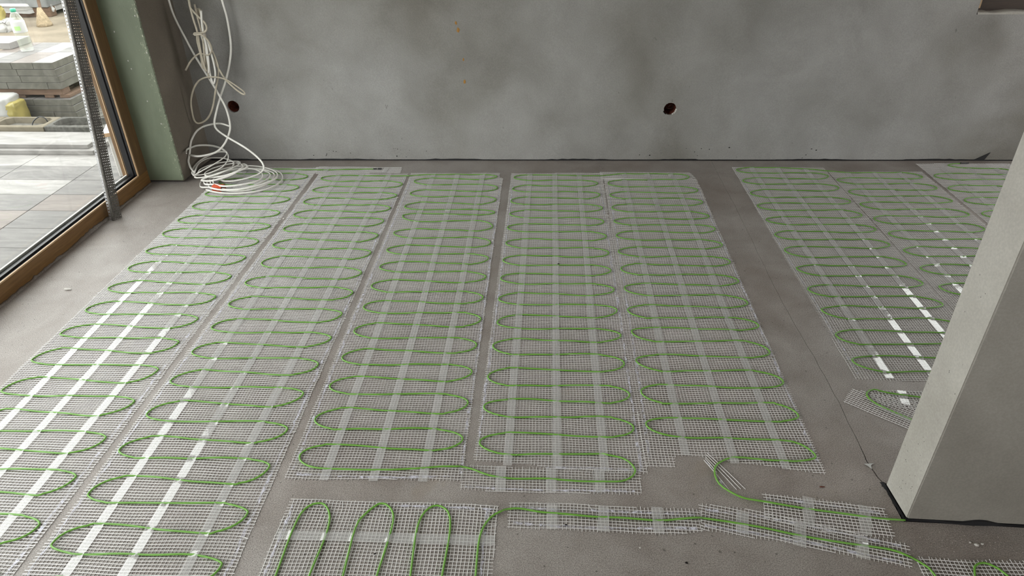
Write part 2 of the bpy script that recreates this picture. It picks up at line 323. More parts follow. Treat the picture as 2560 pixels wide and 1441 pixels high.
def schlick(nt, f0):
    lw = N(nt, 'ShaderNodeLayerWeight'); lw.inputs['Blend'].default_value = 0.5
    pw_ = N(nt, 'ShaderNodeMath', operation='POWER'); pw_.inputs[1].default_value = 5.0
    nt.links.new(lw.outputs['Facing'], pw_.inputs[0])
    ma = N(nt, 'ShaderNodeMath', operation='MULTIPLY_ADD'); ma.inputs[1].default_value = 1 - f0; ma.inputs[2].default_value = f0
    nt.links.new(pw_.outputs[0], ma.inputs[0])
    return ma.outputs[0]


def mat_glass():
    m, nt, b, o = new_mat('window_glass')
    nt.nodes.remove(b)
    tr = N(nt, 'ShaderNodeBsdfTransparent'); tr.inputs['Color'].default_value = (0.93, 0.95, 0.94, 1)
    gl = N(nt, 'ShaderNodeBsdfGlossy'); gl.inputs['Roughness'].default_value = 0.01
    df = N(nt, 'ShaderNodeBsdfDiffuse'); df.inputs['Color'].default_value = (0.75, 0.73, 0.68, 1)
    dust = noise(nt, objcoord(nt), 150, 1, 0.6)
    dm = N(nt, 'ShaderNodeMixShader')
    nt.links.new(ramp(nt, dust, [(0.77, (0.012, 0.012, 0.012)), (0.82, (0.45, 0.45, 0.45))]), dm.inputs[0])
    nt.links.new(tr.outputs[0], dm.inputs[1]); nt.links.new(df.outputs[0], dm.inputs[2])
    mx = N(nt, 'ShaderNodeMixShader')
    nt.links.new(schlick(nt, 0.035), mx.inputs[0]); nt.links.new(dm.outputs[0], mx.inputs[1]); nt.links.new(gl.outputs[0], mx.inputs[2])
    nt.links.new(mx.outputs[0], o.inputs['Surface'])
    return m


M_GLASS = mat_glass()


def mat_tape(name, fac, col, ior, rough, breakup=0.0, bstr=0.25):
    m, nt, b, o = new_mat(name)
    nt.nodes.remove(b)
    v = objcoord(nt)
    n1 = noise(nt, v, 120, 1, 0.6)
    tr = N(nt, 'ShaderNodeBsdfTransparent')
    df = N(nt, 'ShaderNodeBsdfDiffuse'); df.inputs['Color'].default_value = (*col, 1)
    gl = N(nt, 'ShaderNodeBsdfGlossy'); gl.inputs['Roughness'].default_value = rough
    gl.inputs['Color'].default_value = (1, 1, 1, 1)
    bp = N(nt, 'ShaderNodeBump'); bp.inputs['Strength'].default_value = bstr; bp.inputs['Distance'].default_value = 0.001
    nt.links.new(n1, bp.inputs['Height'])
    nt.links.new(bp.outputs[0], gl.inputs['Normal'])
    m1 = N(nt, 'ShaderNodeMixShader')
    if breakup > 0:
        n2 = noise(nt, v, 55, 4, 0.7, 1.0)
        nt.links.new(ramp(nt, n2, [(0.42, (0.0, 0.0, 0.0)), (0.66, (fac, fac, fac))]), m1.inputs[0])
    else:
        m1.inputs[0].default_value = fac
    nt.links.new(tr.outputs[0], m1.inputs[1]); nt.links.new(df.outputs[0], m1.inputs[2])
    m2 = N(nt, 'ShaderNodeMixShader')
    if breakup > 0:
        m2.inputs[0].default_value = 0.02
    else:
        nt.links.new(schlick(nt, ior), m2.inputs[0])
    nt.links.new(m1.outputs[0], m2.inputs[1]); nt.links.new(gl.outputs[0], m2.inputs[2])
    nt.links.new(m2.outputs[0], o.inputs['Surface'])
    return m


M_TAPE = mat_tape('clear_adhesive_tape', 0.28, (0.90, 0.90, 0.89), 0.085, 0.06, 0.0, 0.08)
M_GLUE = mat_tape('lilac_glue_line', 0.75, (0.78, 0.78, 0.90), 1.45, 0.3, 1.0)
M_MESH = plain('white_glass_fibre', (0.67, 0.655, 0.645), 0.24, 1.0)
M_CABLE = plain('green_sheath', (0.135, 0.335, 0.042), 0.38, 0.5)
M_WHITE_CABLE = plain('white_pvc', (0.80, 0.785, 0.74), 0.4, 0.5, var=0.08, vscale=14)
M_OLD_CABLE = plain('dusty_white_pvc', (0.52, 0.47, 0.38), 0.55, 0.4, var=0.18, vscale=18)
M_RED = plain('orange_red_tape', (0.62, 0.09, 0.03), 0.45, 0.5)
M_RED_PRINT = plain('dark_red_print', (0.25, 0.03, 0.02), 0.5)
M_BRICK = plain('red_brick', (0.13, 0.036, 0.022), 0.9, 0.2, var=0.5, vscale=60, bstr=0.6)
M_STEEL = plain('dusty_galvanised_steel', (0.095, 0.088, 0.078), 0.55, 0.4, metal=0.2, var=0.5, vscale=130)
M_STEEL_L = plain('bright_galvanised_steel', (0.34, 0.34, 0.35), 0.35, 0.5, metal=0.5, var=0.2, vscale=90)
M_CHIP = plain('plaster_crumb', (0.55, 0.53, 0.50), 0.8)
M_RUST = plain('ochre_foam', (0.34, 0.17, 0.035), 0.7)
M_DARK = plain('dark_void', (0.015, 0.013, 0.012), 0.9, 0.1)


def mat_paver(name, a, b2, c):
    m, nt, b, o = new_mat(name)
    v = objcoord(nt, (0.7, 3.5, 1), (0, 0, math.radians(70)))
    n1 = noise(nt, v, 5, 6, 0.6, 0.8)
    base = ramp(nt, n1, [(0.32, a), (0.5, b2), (0.68, c)])
    fl = noise(nt, objcoord(nt, (2, 9, 1), (0, 0, math.radians(70))), 9, 3, 0.5)
    base = mixc(nt, ramp(nt, fl, [(0.70, (0, 0, 0)), (0.78, (0.7, 0.7, 0.7))]), base, (0.33, 0.32, 0.30))
    nt.links.new(base, b.inputs['Base Color'])
    b.inputs['Roughness'].default_value = 0.55
    bump(nt, b, noise(nt, objcoord(nt), 90, 4, 0.6), 0.25, 0.002)
    return m


M_PAVE = [mat_paver('paver_grey', (0.070, 0.065, 0.062), (0.104, 0.098, 0.093), (0.150, 0.142, 0.134)),
          mat_paver('paver_warm', (0.098, 0.080, 0.070), (0.134, 0.112, 0.098), (0.172, 0.146, 0.127)),
          mat_paver('paver_pale', (0.145, 0.138, 0.130), (0.205, 0.197, 0.187), (0.265, 0.255, 0.243))]
M_PSIDE = plain('paver_concrete', (0.108, 0.105, 0.090), 0.85, 0.2, var=0.2, vscale=22, bstr=0.3)
M_CONC_L = plain('yellowish_concrete', (0.155, 0.136, 0.102), 0.85, 0.2, var=0.15, vscale=20, bstr=0.3)
M_CONC_D = plain('dark_grey_concrete', (0.084, 0.082, 0.074), 0.85, 0.2, var=0.4, vscale=45, bstr=0.3)
M_SAND = plain('building_sand', (0.20, 0.170, 0.130), 0.95, 0.1, var=0.22, vscale=3.0, bstr=0.5)
M_FILM = plain('white_plastic_film', (0.384, 0.384, 0.372), 0.3, 0.6, var=0.06, vscale=8)
M_YELLOW = plain('yellow_plastic', (0.33, 0.28, 0.09), 0.35, 0.5, var=0.25, vscale=9)
M_INSUL = plain('white_render', (0.55, 0.54, 0.51), 0.9, 0.2, var=0.08, vscale=20, bstr=0.6)
M_BOTTLE = mat_tape('clear_bottle_plastic', 0.16, (0.55, 0.62, 0.50), 0.04, 0.06)
M_CAP = plain('green_cap', (0.05, 0.42, 0.26), 0.4)
M_LABEL = plain('white_label', (0.465, 0.471, 0.459), 0.5)
M_LABELG = plain('green_print', (0.35, 0.55, 0.22), 0.5)
M_GRAVEL = plain('grey_gravel', (0.118, 0.112, 0.099), 0.9, 0.1, var=0.4, vscale=40)
M_SLATE = plain('slate_grey_slab', (0.043, 0.050, 0.053), 0.6, 0.4, var=0.2, vscale=12)
M_GREYWRAP = plain('wrapped_grey_slabs', (0.167, 0.174, 0.174), 0.4, 0.5, var=0.25, vscale=7, bstr=0.4)
M_STRAW = plain('straw_bristle', (0.30, 0.24, 0.16), 0.9, 0.1, var=0.3, vscale=60)


# ---------------------------------------------------------------- mesh helpers
def obj(name, verts, faces, material, parent=None, smooth=False):
    me = bpy.data.meshes.new(name)
    me.from_pydata([tuple(map(float, v)) for v in verts], [], [tuple(f) for f in faces])
    me.update()
    if smooth:
        me.polygons.foreach_set('use_smooth', [True] * len(me.polygons))
    return link(name, me, material, parent)


def link(name, me, material, parent=None):
    o = bpy.data.objects.new(name, me)
    COL.objects.link(o)
    for m in (material if isinstance(material, (list, tuple)) else [material]):
        me.materials.append(m)
    if parent is not None:
        o.parent = parent
    return o


def quads(name, verts, q, material, parent=None, smooth=True):
    """fast mesh from numpy verts (n,3) and quads (m,4)"""
    verts = np.asarray(verts, dtype=np.float32); q = np.asarray(q, dtype=np.int32)
    me = bpy.data.meshes.new(name)
    me.vertices.add(len(verts)); me.vertices.foreach_set('co', verts.ravel())
    me.loops.add(q.size); me.loops.foreach_set('vertex_index', q.ravel())
    me.polygons.add(len(q))
    me.polygons.foreach_set('loop_start', np.arange(0, q.size, 4, dtype=np.int32))
    me.polygons.foreach_set('loop_total', np.full(len(q), 4, dtype=np.int32))
    me.update(calc_edges=True)
    if smooth:
        me.polygons.foreach_set('use_smooth', np.ones(len(q), dtype=bool))
    me.validate()
    return link(name, me, material, parent)


def empty(name, loc=(0, 0, 0)):
    o = bpy.data.objects.new(name, None)
    o.empty_display_size = 0.05
    COL.objects.link(o)
    o.location = loc
    return o


def tag(o, label=None, cat=None, group=None, kind=None):
    if label: o['label'] = label
    if cat: o['category'] = cat
    if group: o['group'] = group
    if kind: o['kind'] = kind
    return o


def box_mesh(name, x0, x1, y0, y1, z0, z1, bev=0.0, jit=0.0):
    bm = bmesh.new()
    bmesh.ops.create_cube(bm, size=1)
    for v in bm.verts:
        v.co = Vector((x0 + (v.co.x + .5) * (x1 - x0), y0 + (v.co.y + .5) * (y1 - y0), z0 + (v.co.z + .5) * (z1 - z0)))
        if jit:
            v.co += Vector([random.uniform(-jit, jit) for _ in range(3)])
    if bev > 0:
        bmesh.ops.bevel(bm, geom=bm.edges[:], offset=bev, segments=1, affect='EDGES')
    me = bpy.data.meshes.new(name)
    bm.to_mesh(me); bm.free()
    return me


def box(name, x0, x1, y0, y1, z0, z1, material, parent=None, bev=0.0, jit=0.0):
    return link(name, box_mesh(name, x0, x1, y0, y1, z0, z1, bev, jit), material, parent)


def prism(name, pts, z0, z1, material, parent=None):
    n = len(pts)
    vs = [(x, y, z0) for x, y in pts] + [(x, y, z1) for x, y in pts]
    area = sum(pts[i][0] * pts[(i + 1) % n][1] - pts[(i + 1) % n][0] * pts[i][1] for i in range(n))
    up = list(range(n, 2 * n)); dn = list(range(n))[::-1]
    sides = [(i, (i + 1) % n, n + (i + 1) % n, n + i) for i in range(n)]
    if area < 0:
        up = up[::-1]; dn = dn[::-1]; sides = [s[::-1] for s in sides]
    return obj(name, vs, [up, dn] + sides, material, parent)


def catmull(pts, step=0.01, closed=False):
    p = np.asarray(pts, float)
    if closed:
        p = np.vstack([p[-1], p, p[0], p[1]])
    else:
        p = np.vstack([2 * p[0] - p[1], p, 2 * p[-1] - p[-2]])
    out = []
    for i in range(1, len(p) - 2):
        a, b, c, d = p[i - 1], p[i], p[i + 1], p[i + 2]
        n = max(2, int(np.linalg.norm(c - b) / step))
        t = np.linspace(0, 1, n, endpoint=False)[:, None]
        out.append(0.5 * (2 * b + (c - a) * t + (2 * a - 5 * b + 4 * c - d) * t ** 2 + (3 * b - a - 3 * c + d) * t ** 3))
    if not closed:
        out.append(p[-2][None])
    return np.vstack(out)


def sweep(path, ra, rb=None, nseg=8, up=(0, 0, 1)):
    """tube of elliptical section along path; ra across, rb along up"""
    rb = ra if rb is None else rb
    p = np.asarray(path, float)
    t = np.gradient(p, axis=0)
    t /= np.linalg.norm(t, axis=1)[:, None] + 1e-12
    side = np.zeros_like(p)
    u0 = np.array(up, float)
    if abs(np.dot(t[0], u0)) > 0.95:
        u0 = np.array((1.0, 0.2, 0.0))
    s_ = np.cross(t[0], u0)
    for i in range(len(p)):          # parallel transport keeps the section from flipping
        s_ = s_ - t[i] * np.dot(s_, t[i])
        s_ /= np.linalg.norm(s_) + 1e-12
        side[i] = s_
    upv = np.cross(side, t)
    a = np.linspace(0, 2 * np.pi, nseg, endpoint=False)
    ring = side[:, None, :] * (np.cos(a) * ra)[None, :, None] + upv[:, None, :] * (np.sin(a) * rb)[None, :, None]
    v = (p[:, None, :] + ring).reshape(-1, 3)
    n = len(p)
    i = np.arange(n - 1)[:, None] * nseg; j = np.arange(nseg)[None, :]; k = (j + 1) % nseg
    q = np.stack([i + j, i + k, i + nseg + k, i + nseg + j], -1).reshape(-1, 4)
    # end caps as quads
    caps = []
    for base in (0, (n - 1) * nseg):
        for s in range(0, nseg // 2 - 1):
            caps.append((base + s, base + s + 1, base + nseg - 2 - s, base + nseg - 1 - s))
    return v, np.vstack([q, np.array(caps)])


def tube(name, path, r, material, parent=None, rb=None, nseg=8, up=(0, 0, 1)):
    v, q = sweep(path, r, rb, nseg, up)
    return quads(name, v, q, material, parent)


def lathe(name, prof, n, material, parent=None, loc=(0, 0, 0)):
    vs, fs = [], []
    for r, z in prof:
        for k in range(n):
            a = 2 * math.pi * k / n
            vs.append((loc[0] + r * math.cos(a), loc[1] + r * math.sin(a), loc[2] + z))
    for i in range(len(prof) - 1):
        for k in range(n):
            fs.append((i * n + k, i * n + (k + 1) % n, (i + 1) * n + (k + 1) % n, (i + 1) * n + k))
    fs.append(tuple(range(n))[::-1]); fs.append(tuple((len(prof) - 1) * n + k for k in range(n)))
    return obj(name, vs, fs, material, parent, smooth=True)


def blob(name, loc, r, material, parent=None, flat=0.5, seed=0, sub=2):
    rr = random.Random(seed)
    bm = bmesh.new()
    bmesh.ops.create_icosphere(bm, subdivisions=sub, radius=1)
    for v in bm.verts:
        k = 1 + rr.uniform(-.22, .22)
        v.co = Vector((loc[0] + v.co.x * r[0] * k, loc[1] + v.co.y * r[1] * k, loc[2] + v.co.z * r[2] * k))
    me = bpy.data.meshes.new(name); bm.to_mesh(me); bm.free()
    return link(name, me, material, parent)


def cut(o, cutters):
    """boolean-difference cutter meshes out of object o"""
    for c in cutters:
        md = o.modifiers.new('cut', 'BOOLEAN'); md.operation = 'DIFFERENCE'; md.solver = 'EXACT'; md.object = c
    dg = bpy.context.evaluated_depsgraph_get()
    me = bpy.data.meshes.new_from_object(o.evaluated_get(dg))
    o.modifiers.clear()
    old = o.data; o.data = me
    bpy.data.meshes.remove(old)
    for c in cutters:
        me2 = c.data; bpy.data.objects.remove(c); bpy.data.meshes.remove(me2)
    return o

# ---------------------------------------------------------------- the room
def wall_y(x):
    return 3.8772 + 0.0201 * x


NX = 4.2
crack = [(0.9730, 3.9)] + [(0.972 + 0.003 * math.sin(7 * y), y) for y in (3.5, 3.2)] + \
        [(x, y) for x, y in TRACE['crack'][1:]]
crack_path = catmull(crack, 0.04)
crack_path[1:-1, 0] += rng.normal(0, 0.0012, len(crack_path) - 2)
gapw = np.interp(crack_path[:, 1], [1.42, 1.6, 2.6, 3.9], [0.0022, 0.0008, 0.0005, 0.0004])
left = [(x - g, y) for (x, y), g in zip(crack_path, gapw)]
right_e = [(x + g, y) for (x, y), g in zip(crack_path, gapw)]
floor = box('floor', -2.26, NX + .1, -2.95, 4.1, -0.10, -0.022, M_DARK)
tag(floor, 'grey screed floor of the room', kind='structure')
prism('screed_slab', [(-2.26, 4.1)] + [(left[0][0], 4.1)] + left + [(0.969, 1.30), (0.982, 1.2965), (NX + .1, 1.1995), (NX + .1, -2.95), (-2.26, -2.95)],
      -0.022, 0.0, M_FLOOR, floor)
prism('screed_slab', [(NX + .1, 4.1), (right_e[0][0], 4.1)] + right_e + [(0.985, 1.425), (NX + .1, 1.36)], -0.022, 0.0, M_FLOOR, floor)

# back wall with two box holes and a window opening
wb = prism('wall_back', [(-2.29, wall_y(-2.29)), (NX, wall_y(NX)), (NX, 4.25), (-2.29, 4.25)], 0.006, 2.7, M_WALL)
HOLES = [(-1.771, 0.322, 0.034), (0.702, 0.306, 0.0345)]
cutters = []
for hi, (hx, hz, hr) in enumerate(HOLES):
    n = 48; rr = random.Random(hi + 3); hy = wall_y(hx)
    ring = []
    for k in range(n):
        a = 2 * math.pi * k / n
        r = hr * (1 + rr.uniform(-.018, .018)) * (1.0 + (0.16 if hi == 1 and 3.5 < a < 4.1 else 0))
        ring.append((hx + r * math.cos(a), hz + r * math.sin(a)))
    vs = [(x, hy - .05, z) for x, z in ring] + [(x, hy + .11, z) for x, z in ring]
    fs = [tuple(range(n)), tuple(range(n, 2 * n))[::-1]] + [(i, i + n, (i + 1) % n + n, (i + 1) % n) for i in range(n)]
    cutters.append(obj('cutter', vs, fs, M_WALL))
W2 = dict(x0=2.226, x1=3.65, z0=0.80, z1=2.15)
cutters.append(box('cutter', W2['x0'], W2['x1'], 3.7, 4.5, W2['z0'], W2['z1'], M_WALL))
cut(wb, cutters)
tag(wb, 'mottled grey plastered back wall', kind='structure')
for hi, (hx, hz, hr) in enumerate(HOLES):
    hy = wall_y(hx); n = 36; r = hr * 1.22
    prof = [(hr * .955, 0.010), (hr * .93, 0.10), (0.004, 0.102)]
    vs, fs = [], []
    for rr_, d in prof:
        for k in range(n):
            a = 2 * math.pi * k / n
            vs.append((hx + rr_ * math.cos(a), hy + d, hz + rr_ * math.sin(a)))
    for i in range(len(prof) - 1):
        for k in range(n):
            fs.append((i * n + k, i * n + (k + 1) % n, (i + 1) * n + (k + 1) % n, (i + 1) * n + k))
    o = obj('socket_hole', vs, fs, M_BRICK, wb)
    o['label'] = 'round socket hole broken into red brick' if hi else 'round socket hole near the corner'
    if hi == 1:
        pth = catmull([(hx - .02, hy + .05, hz + .0), (hx - .008, hy + .03, hz - .006), (hx + .012, hy + .028, hz - .004), (hx + .02, hy + .035, hz + .008), (hx + .012, hy + .04, hz + .014), (hx - .006, hy + .03, hz + .002)], .003)
        tube('wire', pth, .0009, M_CONC_D, wb, nseg=6)
for k, (dx, dz, r) in enumerate([(.034, -.004, .006), (.031, -.013, .007), (.024, -.022, .006), (.016, -.028, .005)]):
    blob('broken_rim', (.702 + dx, wall_y(.702 + dx) + .0005, .306 + dz), (r * .8, .0018, r), M_CHIP, wb, seed=k + 60)
for k, (x, z, r) in enumerate([(-0.478, 0.770, .007), (-.468, .734, .010), (-.447, .580, .006), (-.446, .460, .0085)]):
    b_ = blob('ochre_splash', (x, wall_y(x) - .0003, z), (r * .8, .0016, r * 1.3), M_RUST, wb, seed=k + 40)
# plaster scuffs along the foot of the wall
for k in range(34):
    cx = random.choice([-1.35, -1.2, -0.86, -0.9, -.75, .62, .78, .85, 1.0, 1.55, -1.3]) + random.gauss(0, .06)
    zz = abs(random.gauss(0.045, .03)) + .012
    r = random.uniform(.0012, .0036)
    blob('gouge', (cx, wall_y(cx) - .0001, zz), (r * 1.5, .0008, r), M_DARK if k % 3 else M_CONC_D, wb, seed=k, sub=1)

# black expansion strip in the joint under the back wall
n = 200
xs = np.linspace(-1.97, NX, n)
hgt = 0.0075 + 0.003 * np.sin(xs * 9) + rng.normal(0, .0012, n)
hgt[(xs > .55 + .35) & (xs < 1.12)] = 0.003
vs = []; fs = []
for i in range(n):
    y = wall_y(xs[i]) - .002
    vs += [(xs[i], y, -.02), (xs[i], y, hgt[i]), (xs[i], y + .012, hgt[i])]
for i in range(n - 1):
    a = i * 3
    fs += [(a, a + 3, a + 4, a + 1), (a + 1, a + 4, a + 5, a + 2)]
tr = obj('trim_1', vs, fs, M_FOIL)
tag(tr, 'black expansion strip along the foot of the back wall', kind='structure')
obj('foil_corner', [(2.47, wall_y(2.5) - .004, .004), (2.53, wall_y(2.5) - .008, .008), (2.555, wall_y(2.5) - .003, .052), (2.49, wall_y(2.5) - .004, .014),
                    (2.47, wall_y(2.5) - .001, .004), (2.53, wall_y(2.5) - .002, .008), (2.555, wall_y(2.5) - .001, .052), (2.49, wall_y(2.5) - .001, .014)],
    [(0, 1, 2, 3), (7, 6, 5, 4), (0, 4, 5, 1), (1, 5, 6, 2), (2, 6, 7, 3), (3, 7, 4, 0)], M_FOIL, tr)

# left wall: the pier beside the window, then lintel and the part behind the camera
wl = prism('wall_left', [(-1.983, 3.503), (-1.968, wall_y(-1.96) + .05), (-2.29, wall_y(-2.29) + .05), (-2.29, 3.503)], 0.012, 2.7, M_WALL_BROWN)
tag(wl, 'brown grey plastered pier beside the window', kind='structure')
# green coat on the jamb, ragged at the arris
n = 320
vs, fs = [], []
zs = np.linspace(0.016, 2.35, n)
for i, z in enumerate(zs):
    j = rng.normal(0, .0009) - (.003 * rng.random() if rng.random() < .12 else 0)
    vs += [(-2.235, 3.4985, z), (-2.10, 3.4985, z), (-1.985 + j, 3.4985, z), (-1.981 + j, 3.5035, z)]
for i in range(n - 1):
    a = i * 4
    fs += [(a, a + 1, a + 5, a + 4), (a + 1, a + 2, a + 6, a + 5), (a + 2, a + 3, a + 7, a + 6)]
gc = obj('green_coat', vs, fs, M_GREEN, wl)
gc['label'] = 'green primer coat flecked with cream on the window jamb'
for k, (x, z) in enumerate([(-2.127, .80), (-2.06, .455), (-2.02, .335), (-2.0, .875), (-1.992, .70), (-2.10, .66), (-2.095, .62)]):
    blob('mortar_fleck', (x, 3.498, z), (.0028, .001, .0042), M_CHIP, wl, seed=k + 80, sub=2)
tag(box('wall_left_lintel', -2.29, -1.983, WIN_Y0, 3.503, WIN_H, 2.7, M_ROOM), 'lintel over the glazed door', kind='structure')
tag(box('wall_left_rear', -2.29, -1.983, -2.95, WIN_Y0, 0.0, 2.7, M_ROOM), 'left wall behind the camera', kind='structure')
wr = box('wall_right', NX, NX + .25, -2.95, 4.25, 0.0, 2.7, M_ROOM)
cut(wr, [box('cutter', NX - .3, NX + .6, 1.6, 3.1, .2, 2.3, M_ROOM)])  # unseen opening added to brighten the back right of the room
tag(wr, 'far right wall of the room with an added opening for fill light', kind='structure')
wf = box('wall_front', -2.45, NX + .25, -3.2, -2.95, 0.0, 2.7, M_ROOM)
cut(wf, [box('cutter', .9, 3.7, -3.5, -2.5, 0.7, 2.2, M_ROOM)])  # opening added behind the camera to let in fill light
tag(wf, 'wall behind the camera with an added opening for fill light', kind='structure')
tag(box('ceiling', -2.45, NX + .25, -3.2, 4.25, 2.6, 2.75, M_CEIL), 'pale ceiling of the room', kind='structure')

# partition on the right: end face toned lighter as lit, long face darker as shaded
PX0, PY0, PY1 = 0.979, 1.301, 1.421
sl = -0.03
foot = [(PX0, PY0), (NX, PY0 + sl * (NX - PX0)), (NX, PY1 + sl * (NX - PX0)), (PX0 - .006, PY1)]
n = 4
vs = [(x, y, .008) for x, y in foot] + [(x, y, 2.6) for x, y in foot]
fs = [(0, 1, 5, 4), (1, 2, 6, 5), (2, 3, 7, 6), (3, 0, 4, 7), (3, 2, 1, 0), (4, 5, 6, 7)]
pw = obj('wall_partition', vs, fs, [M_PART_SHADED, M_PART_LIT])
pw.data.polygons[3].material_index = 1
bm = bmesh.new(); bm.from_mesh(pw.data)
ed = [e for e in bm.edges if abs(e.verts[0].co.z - e.verts[1].co.z) > 1 and e.verts[0].co.x < 2]
bmesh.ops.bevel(bm, geom=ed, offset=.003, segments=3, affect='EDGES'); bm.to_mesh(pw.data); bm.free()
tag(pw, 'plastered partition wall with a smooth end face toned paler for window light', kind='structure')
for k in range(26):   # pin holes in the pale end face
    z = random.uniform(.03, .75) if k > 14 else random.uniform(.03, .25)
    y = random.uniform(PY0 + .012, PY1 - .01); r = random.uniform(.0005, .0013)
    t_ = (y - PY0) / (PY1 - PY0)
    blob('pin_hole', (PX0 - .006 * t_, y, z), (.0004, r, r * random.uniform(1, 1.8)), M_DARK, pw, seed=k, sub=1)
# black edge strip round the partition foot
t2 = empty('trim_2', (PX0, PY0, 0))
tag(t2, 'black edge insulation strip round the foot of the partition', kind='structure')
n = 120
xs = np.linspace(PX0 - .004, 2.2, n)
vs, fs = [], []
for i, x in enumerate(xs):
    y = PY0 + sl * (x - PX0) - .0022 - 0.005 * math.exp(-((x - 1.14) / .07) ** 2)
    h = .0035 + .013 * math.exp(-((x - 1.165) / .04) ** 2) + .004 * math.exp(-((x - 1.05) / .04) ** 2) + rng.normal(0, .0004)
    h = max(h, .002)
    vs += [(x - PX0, y - PY0, -.02), (x - PX0, y - PY0 + .001, h), (x - PX0, y - PY0 + .008, h + .001), (x - PX0, y - PY0 + .008, -.02)]
for i in range(n - 1):
    a = i * 4
    fs += [(a, a + 4, a + 5, a + 1), (a + 1, a + 5, a + 6, a + 2), (a + 2, a + 6, a + 7, a + 3)]
obj('edge_strip', vs, fs, M_FOIL, t2)
vs, fs = [], []
ys = np.linspace(PY0 - .006, PY1 + .012, 40)
for i, y in enumerate(ys):
    t_ = (y - PY0) / (PY1 - PY0)
    w = .0065 + .0015 * math.sin(i * .8) + rng.normal(0, .0006) + (.004 if i > 34 else 0)
    x = PX0 - .006 * t_
    vs += [(x - w - PX0, y - PY0, -.02), (x - w - PX0, y - PY0, .0008), (x + .001 - PX0, y - PY0, .002), (x + .003 - PX0, y - PY0, -.02)]
for i in range(len(ys) - 1):
    a = i * 4
    fs += [(a, a + 1, a + 5, a + 4), (a + 1, a + 2, a + 6, a + 5), (a + 2, a + 3, a + 7, a + 6)]
obj('edge_strip', vs, fs, M_FOIL, t2)

# ---------------------------------------------------------------- window_1, the glazed door on the left
w1 = empty('window_1', (-2.17, 3.5, 0))
tag(w1, 'large fixed glazing with brown timber frame', kind='structure')
XI, XO = -2.172, -2.262


def wpart(name, x0, x1, y0, y1, z0, z1, m, bev=0.0, parent=None):
    o = box(name, x0 - w1.location.x, x1 - w1.location.x, y0 - w1.location.y, y1 - w1.location.y, z0, z1, m, parent or w1, bev)
    return o


RZ = 0.072
wpart('bottom_rail', XO, XI, WIN_Y0, 3.5, 0.0, RZ, M_WOOD_RAIL, .002)
wpart('far_stile', XO, XI, 3.412, 3.5, RZ, WIN_H, M_WOOD_STILE, .002)
wpart('near_stile', XO, XI, WIN_Y0, WIN_Y0 + .09, RZ, WIN_H, M_WOOD_STILE, .002)
wpart('top_rail', XO, XI, WIN_Y0, 3.5, WIN_H - .08, WIN_H, M_WOOD_RAIL, .002)
wpart('glazing_bead', XI - .008, XI + .001, WIN_Y0 + .09, 3.412, RZ, RZ + .007, M_WOOD_EDGE, .001)
wpart('glazing_bead', XI - .008, XI + .001, 3.405, 3.412, RZ, WIN_H - .08, M_WOOD_EDGE, .001)
GX = -2.226
wpart('gasket', GX, XI - .008, WIN_Y0 + .09, 3.408, RZ, RZ + .004, M_BLACK)
wpart('gasket', GX, XI - .008, 3.403, 3.408, RZ, WIN_H - .08, M_BLACK)
wpart('gasket_lip', -2.198, -2.192, WIN_Y0 + .09, 3.405, RZ + .004, RZ + .012, M_BLACK, .002)
wpart('gasket_lip', -2.198, -2.192, 3.396, 3.404, RZ + .004, WIN_H - .08, M_BLACK, .002)
wpart('outer_bead', GX - .014, GX - .004, WIN_Y0 + .09, 3.405, RZ, RZ + .013, M_INSUL, .001)
wpart('outer_bead', GX - .010, GX - .004, 3.3985, 3.405, RZ, WIN_H - .08, M_WOOD_EDGE, .001)
wpart('pane', GX - .004, GX, WIN_Y0 + .09, 3.405, RZ + .001, WIN_H - .08, M_GLASS)
# mortar smear along the rail foot
vs, fs = [], []
ys = np.linspace(1.9, 3.49, 90)
for i, y in enumerate(ys):
    w = .007 + .006 * abs(math.sin(y * 6.1)) + abs(rng.normal(0, .004)); h = .003 + abs(rng.normal(0, .004)) + .009 * math.exp(-((y - 2.93) / .1) ** 2)
    vs += [(XI - .002, y, -.001), (XI - .002, y, h), (XI + w * .5, y, h * .6), (XI + w, y, -.001)]
for i in range(len(ys) - 1):
    a = i * 4
    fs += [(a + 1, a + 5, a + 4, a), (a + 2, a + 6, a + 5, a + 1), (a + 3, a + 7, a + 6, a + 2)]
sm = obj('trim_3', vs, fs, M_FLOOR, smooth=True)
tag(sm, 'crumbled mortar smear along the foot of the timber frame', kind='structure')

# window_2 in the back wall at the upper right
w2 = empty('window_2', (W2['x0'], 3.98, W2['z0']))
tag(w2, 'dark timber window set deep in the back wall', kind='structure')


def w2part(name, x0, x1, y0, y1, z0, z1, m, bev=0.0):
    l = w2.location
    return box(name, x0 - l.x, x1 - l.x, y0 - l.y, y1 - l.y, z0 - l.z, z1 - l.z, m, w2, bev)


w2part('bottom_rail', W2['x0'] + .012, W2['x1'], 3.985, 4.06, W2['z0'] + .002, W2['z0'] + .105, M_WOOD_DARK, .003)
w2part('side_stile', W2['x0'] + .012, W2['x0'] + .10, 3.985, 4.06, W2['z0'] + .105, W2['z1'], M_WOOD_DARK, .003)
w2part('side_stile', W2['x1'] - .09, W2['x1'], 3.985, 4.06, W2['z0'] + .105, W2['z1'], M_WOOD_DARK, .003)
w2part('top_rail', W2['x0'] + .012, W2['x1'], 3.985, 4.06, W2['z1'] - .09, W2['z1'], M_WOOD_DARK, .003)
w2part('pane', W2['x0'] + .10, W2['x1'] - .09, 4.02, 4.024, W2['z0'] + .105, W2['z1'] - .09, M_GLASS)
w2part('reveal_board', W2['x0'] + .004, W2['x0'] + .012, 3.93, 4.06, W2['z0'] + .03, W2['z1'], M_WOOD_EDGE)
vs, fs = [], []
xs = np.linspace(W2['x0'] + .005, W2['x1'], 60)
l = w2.location
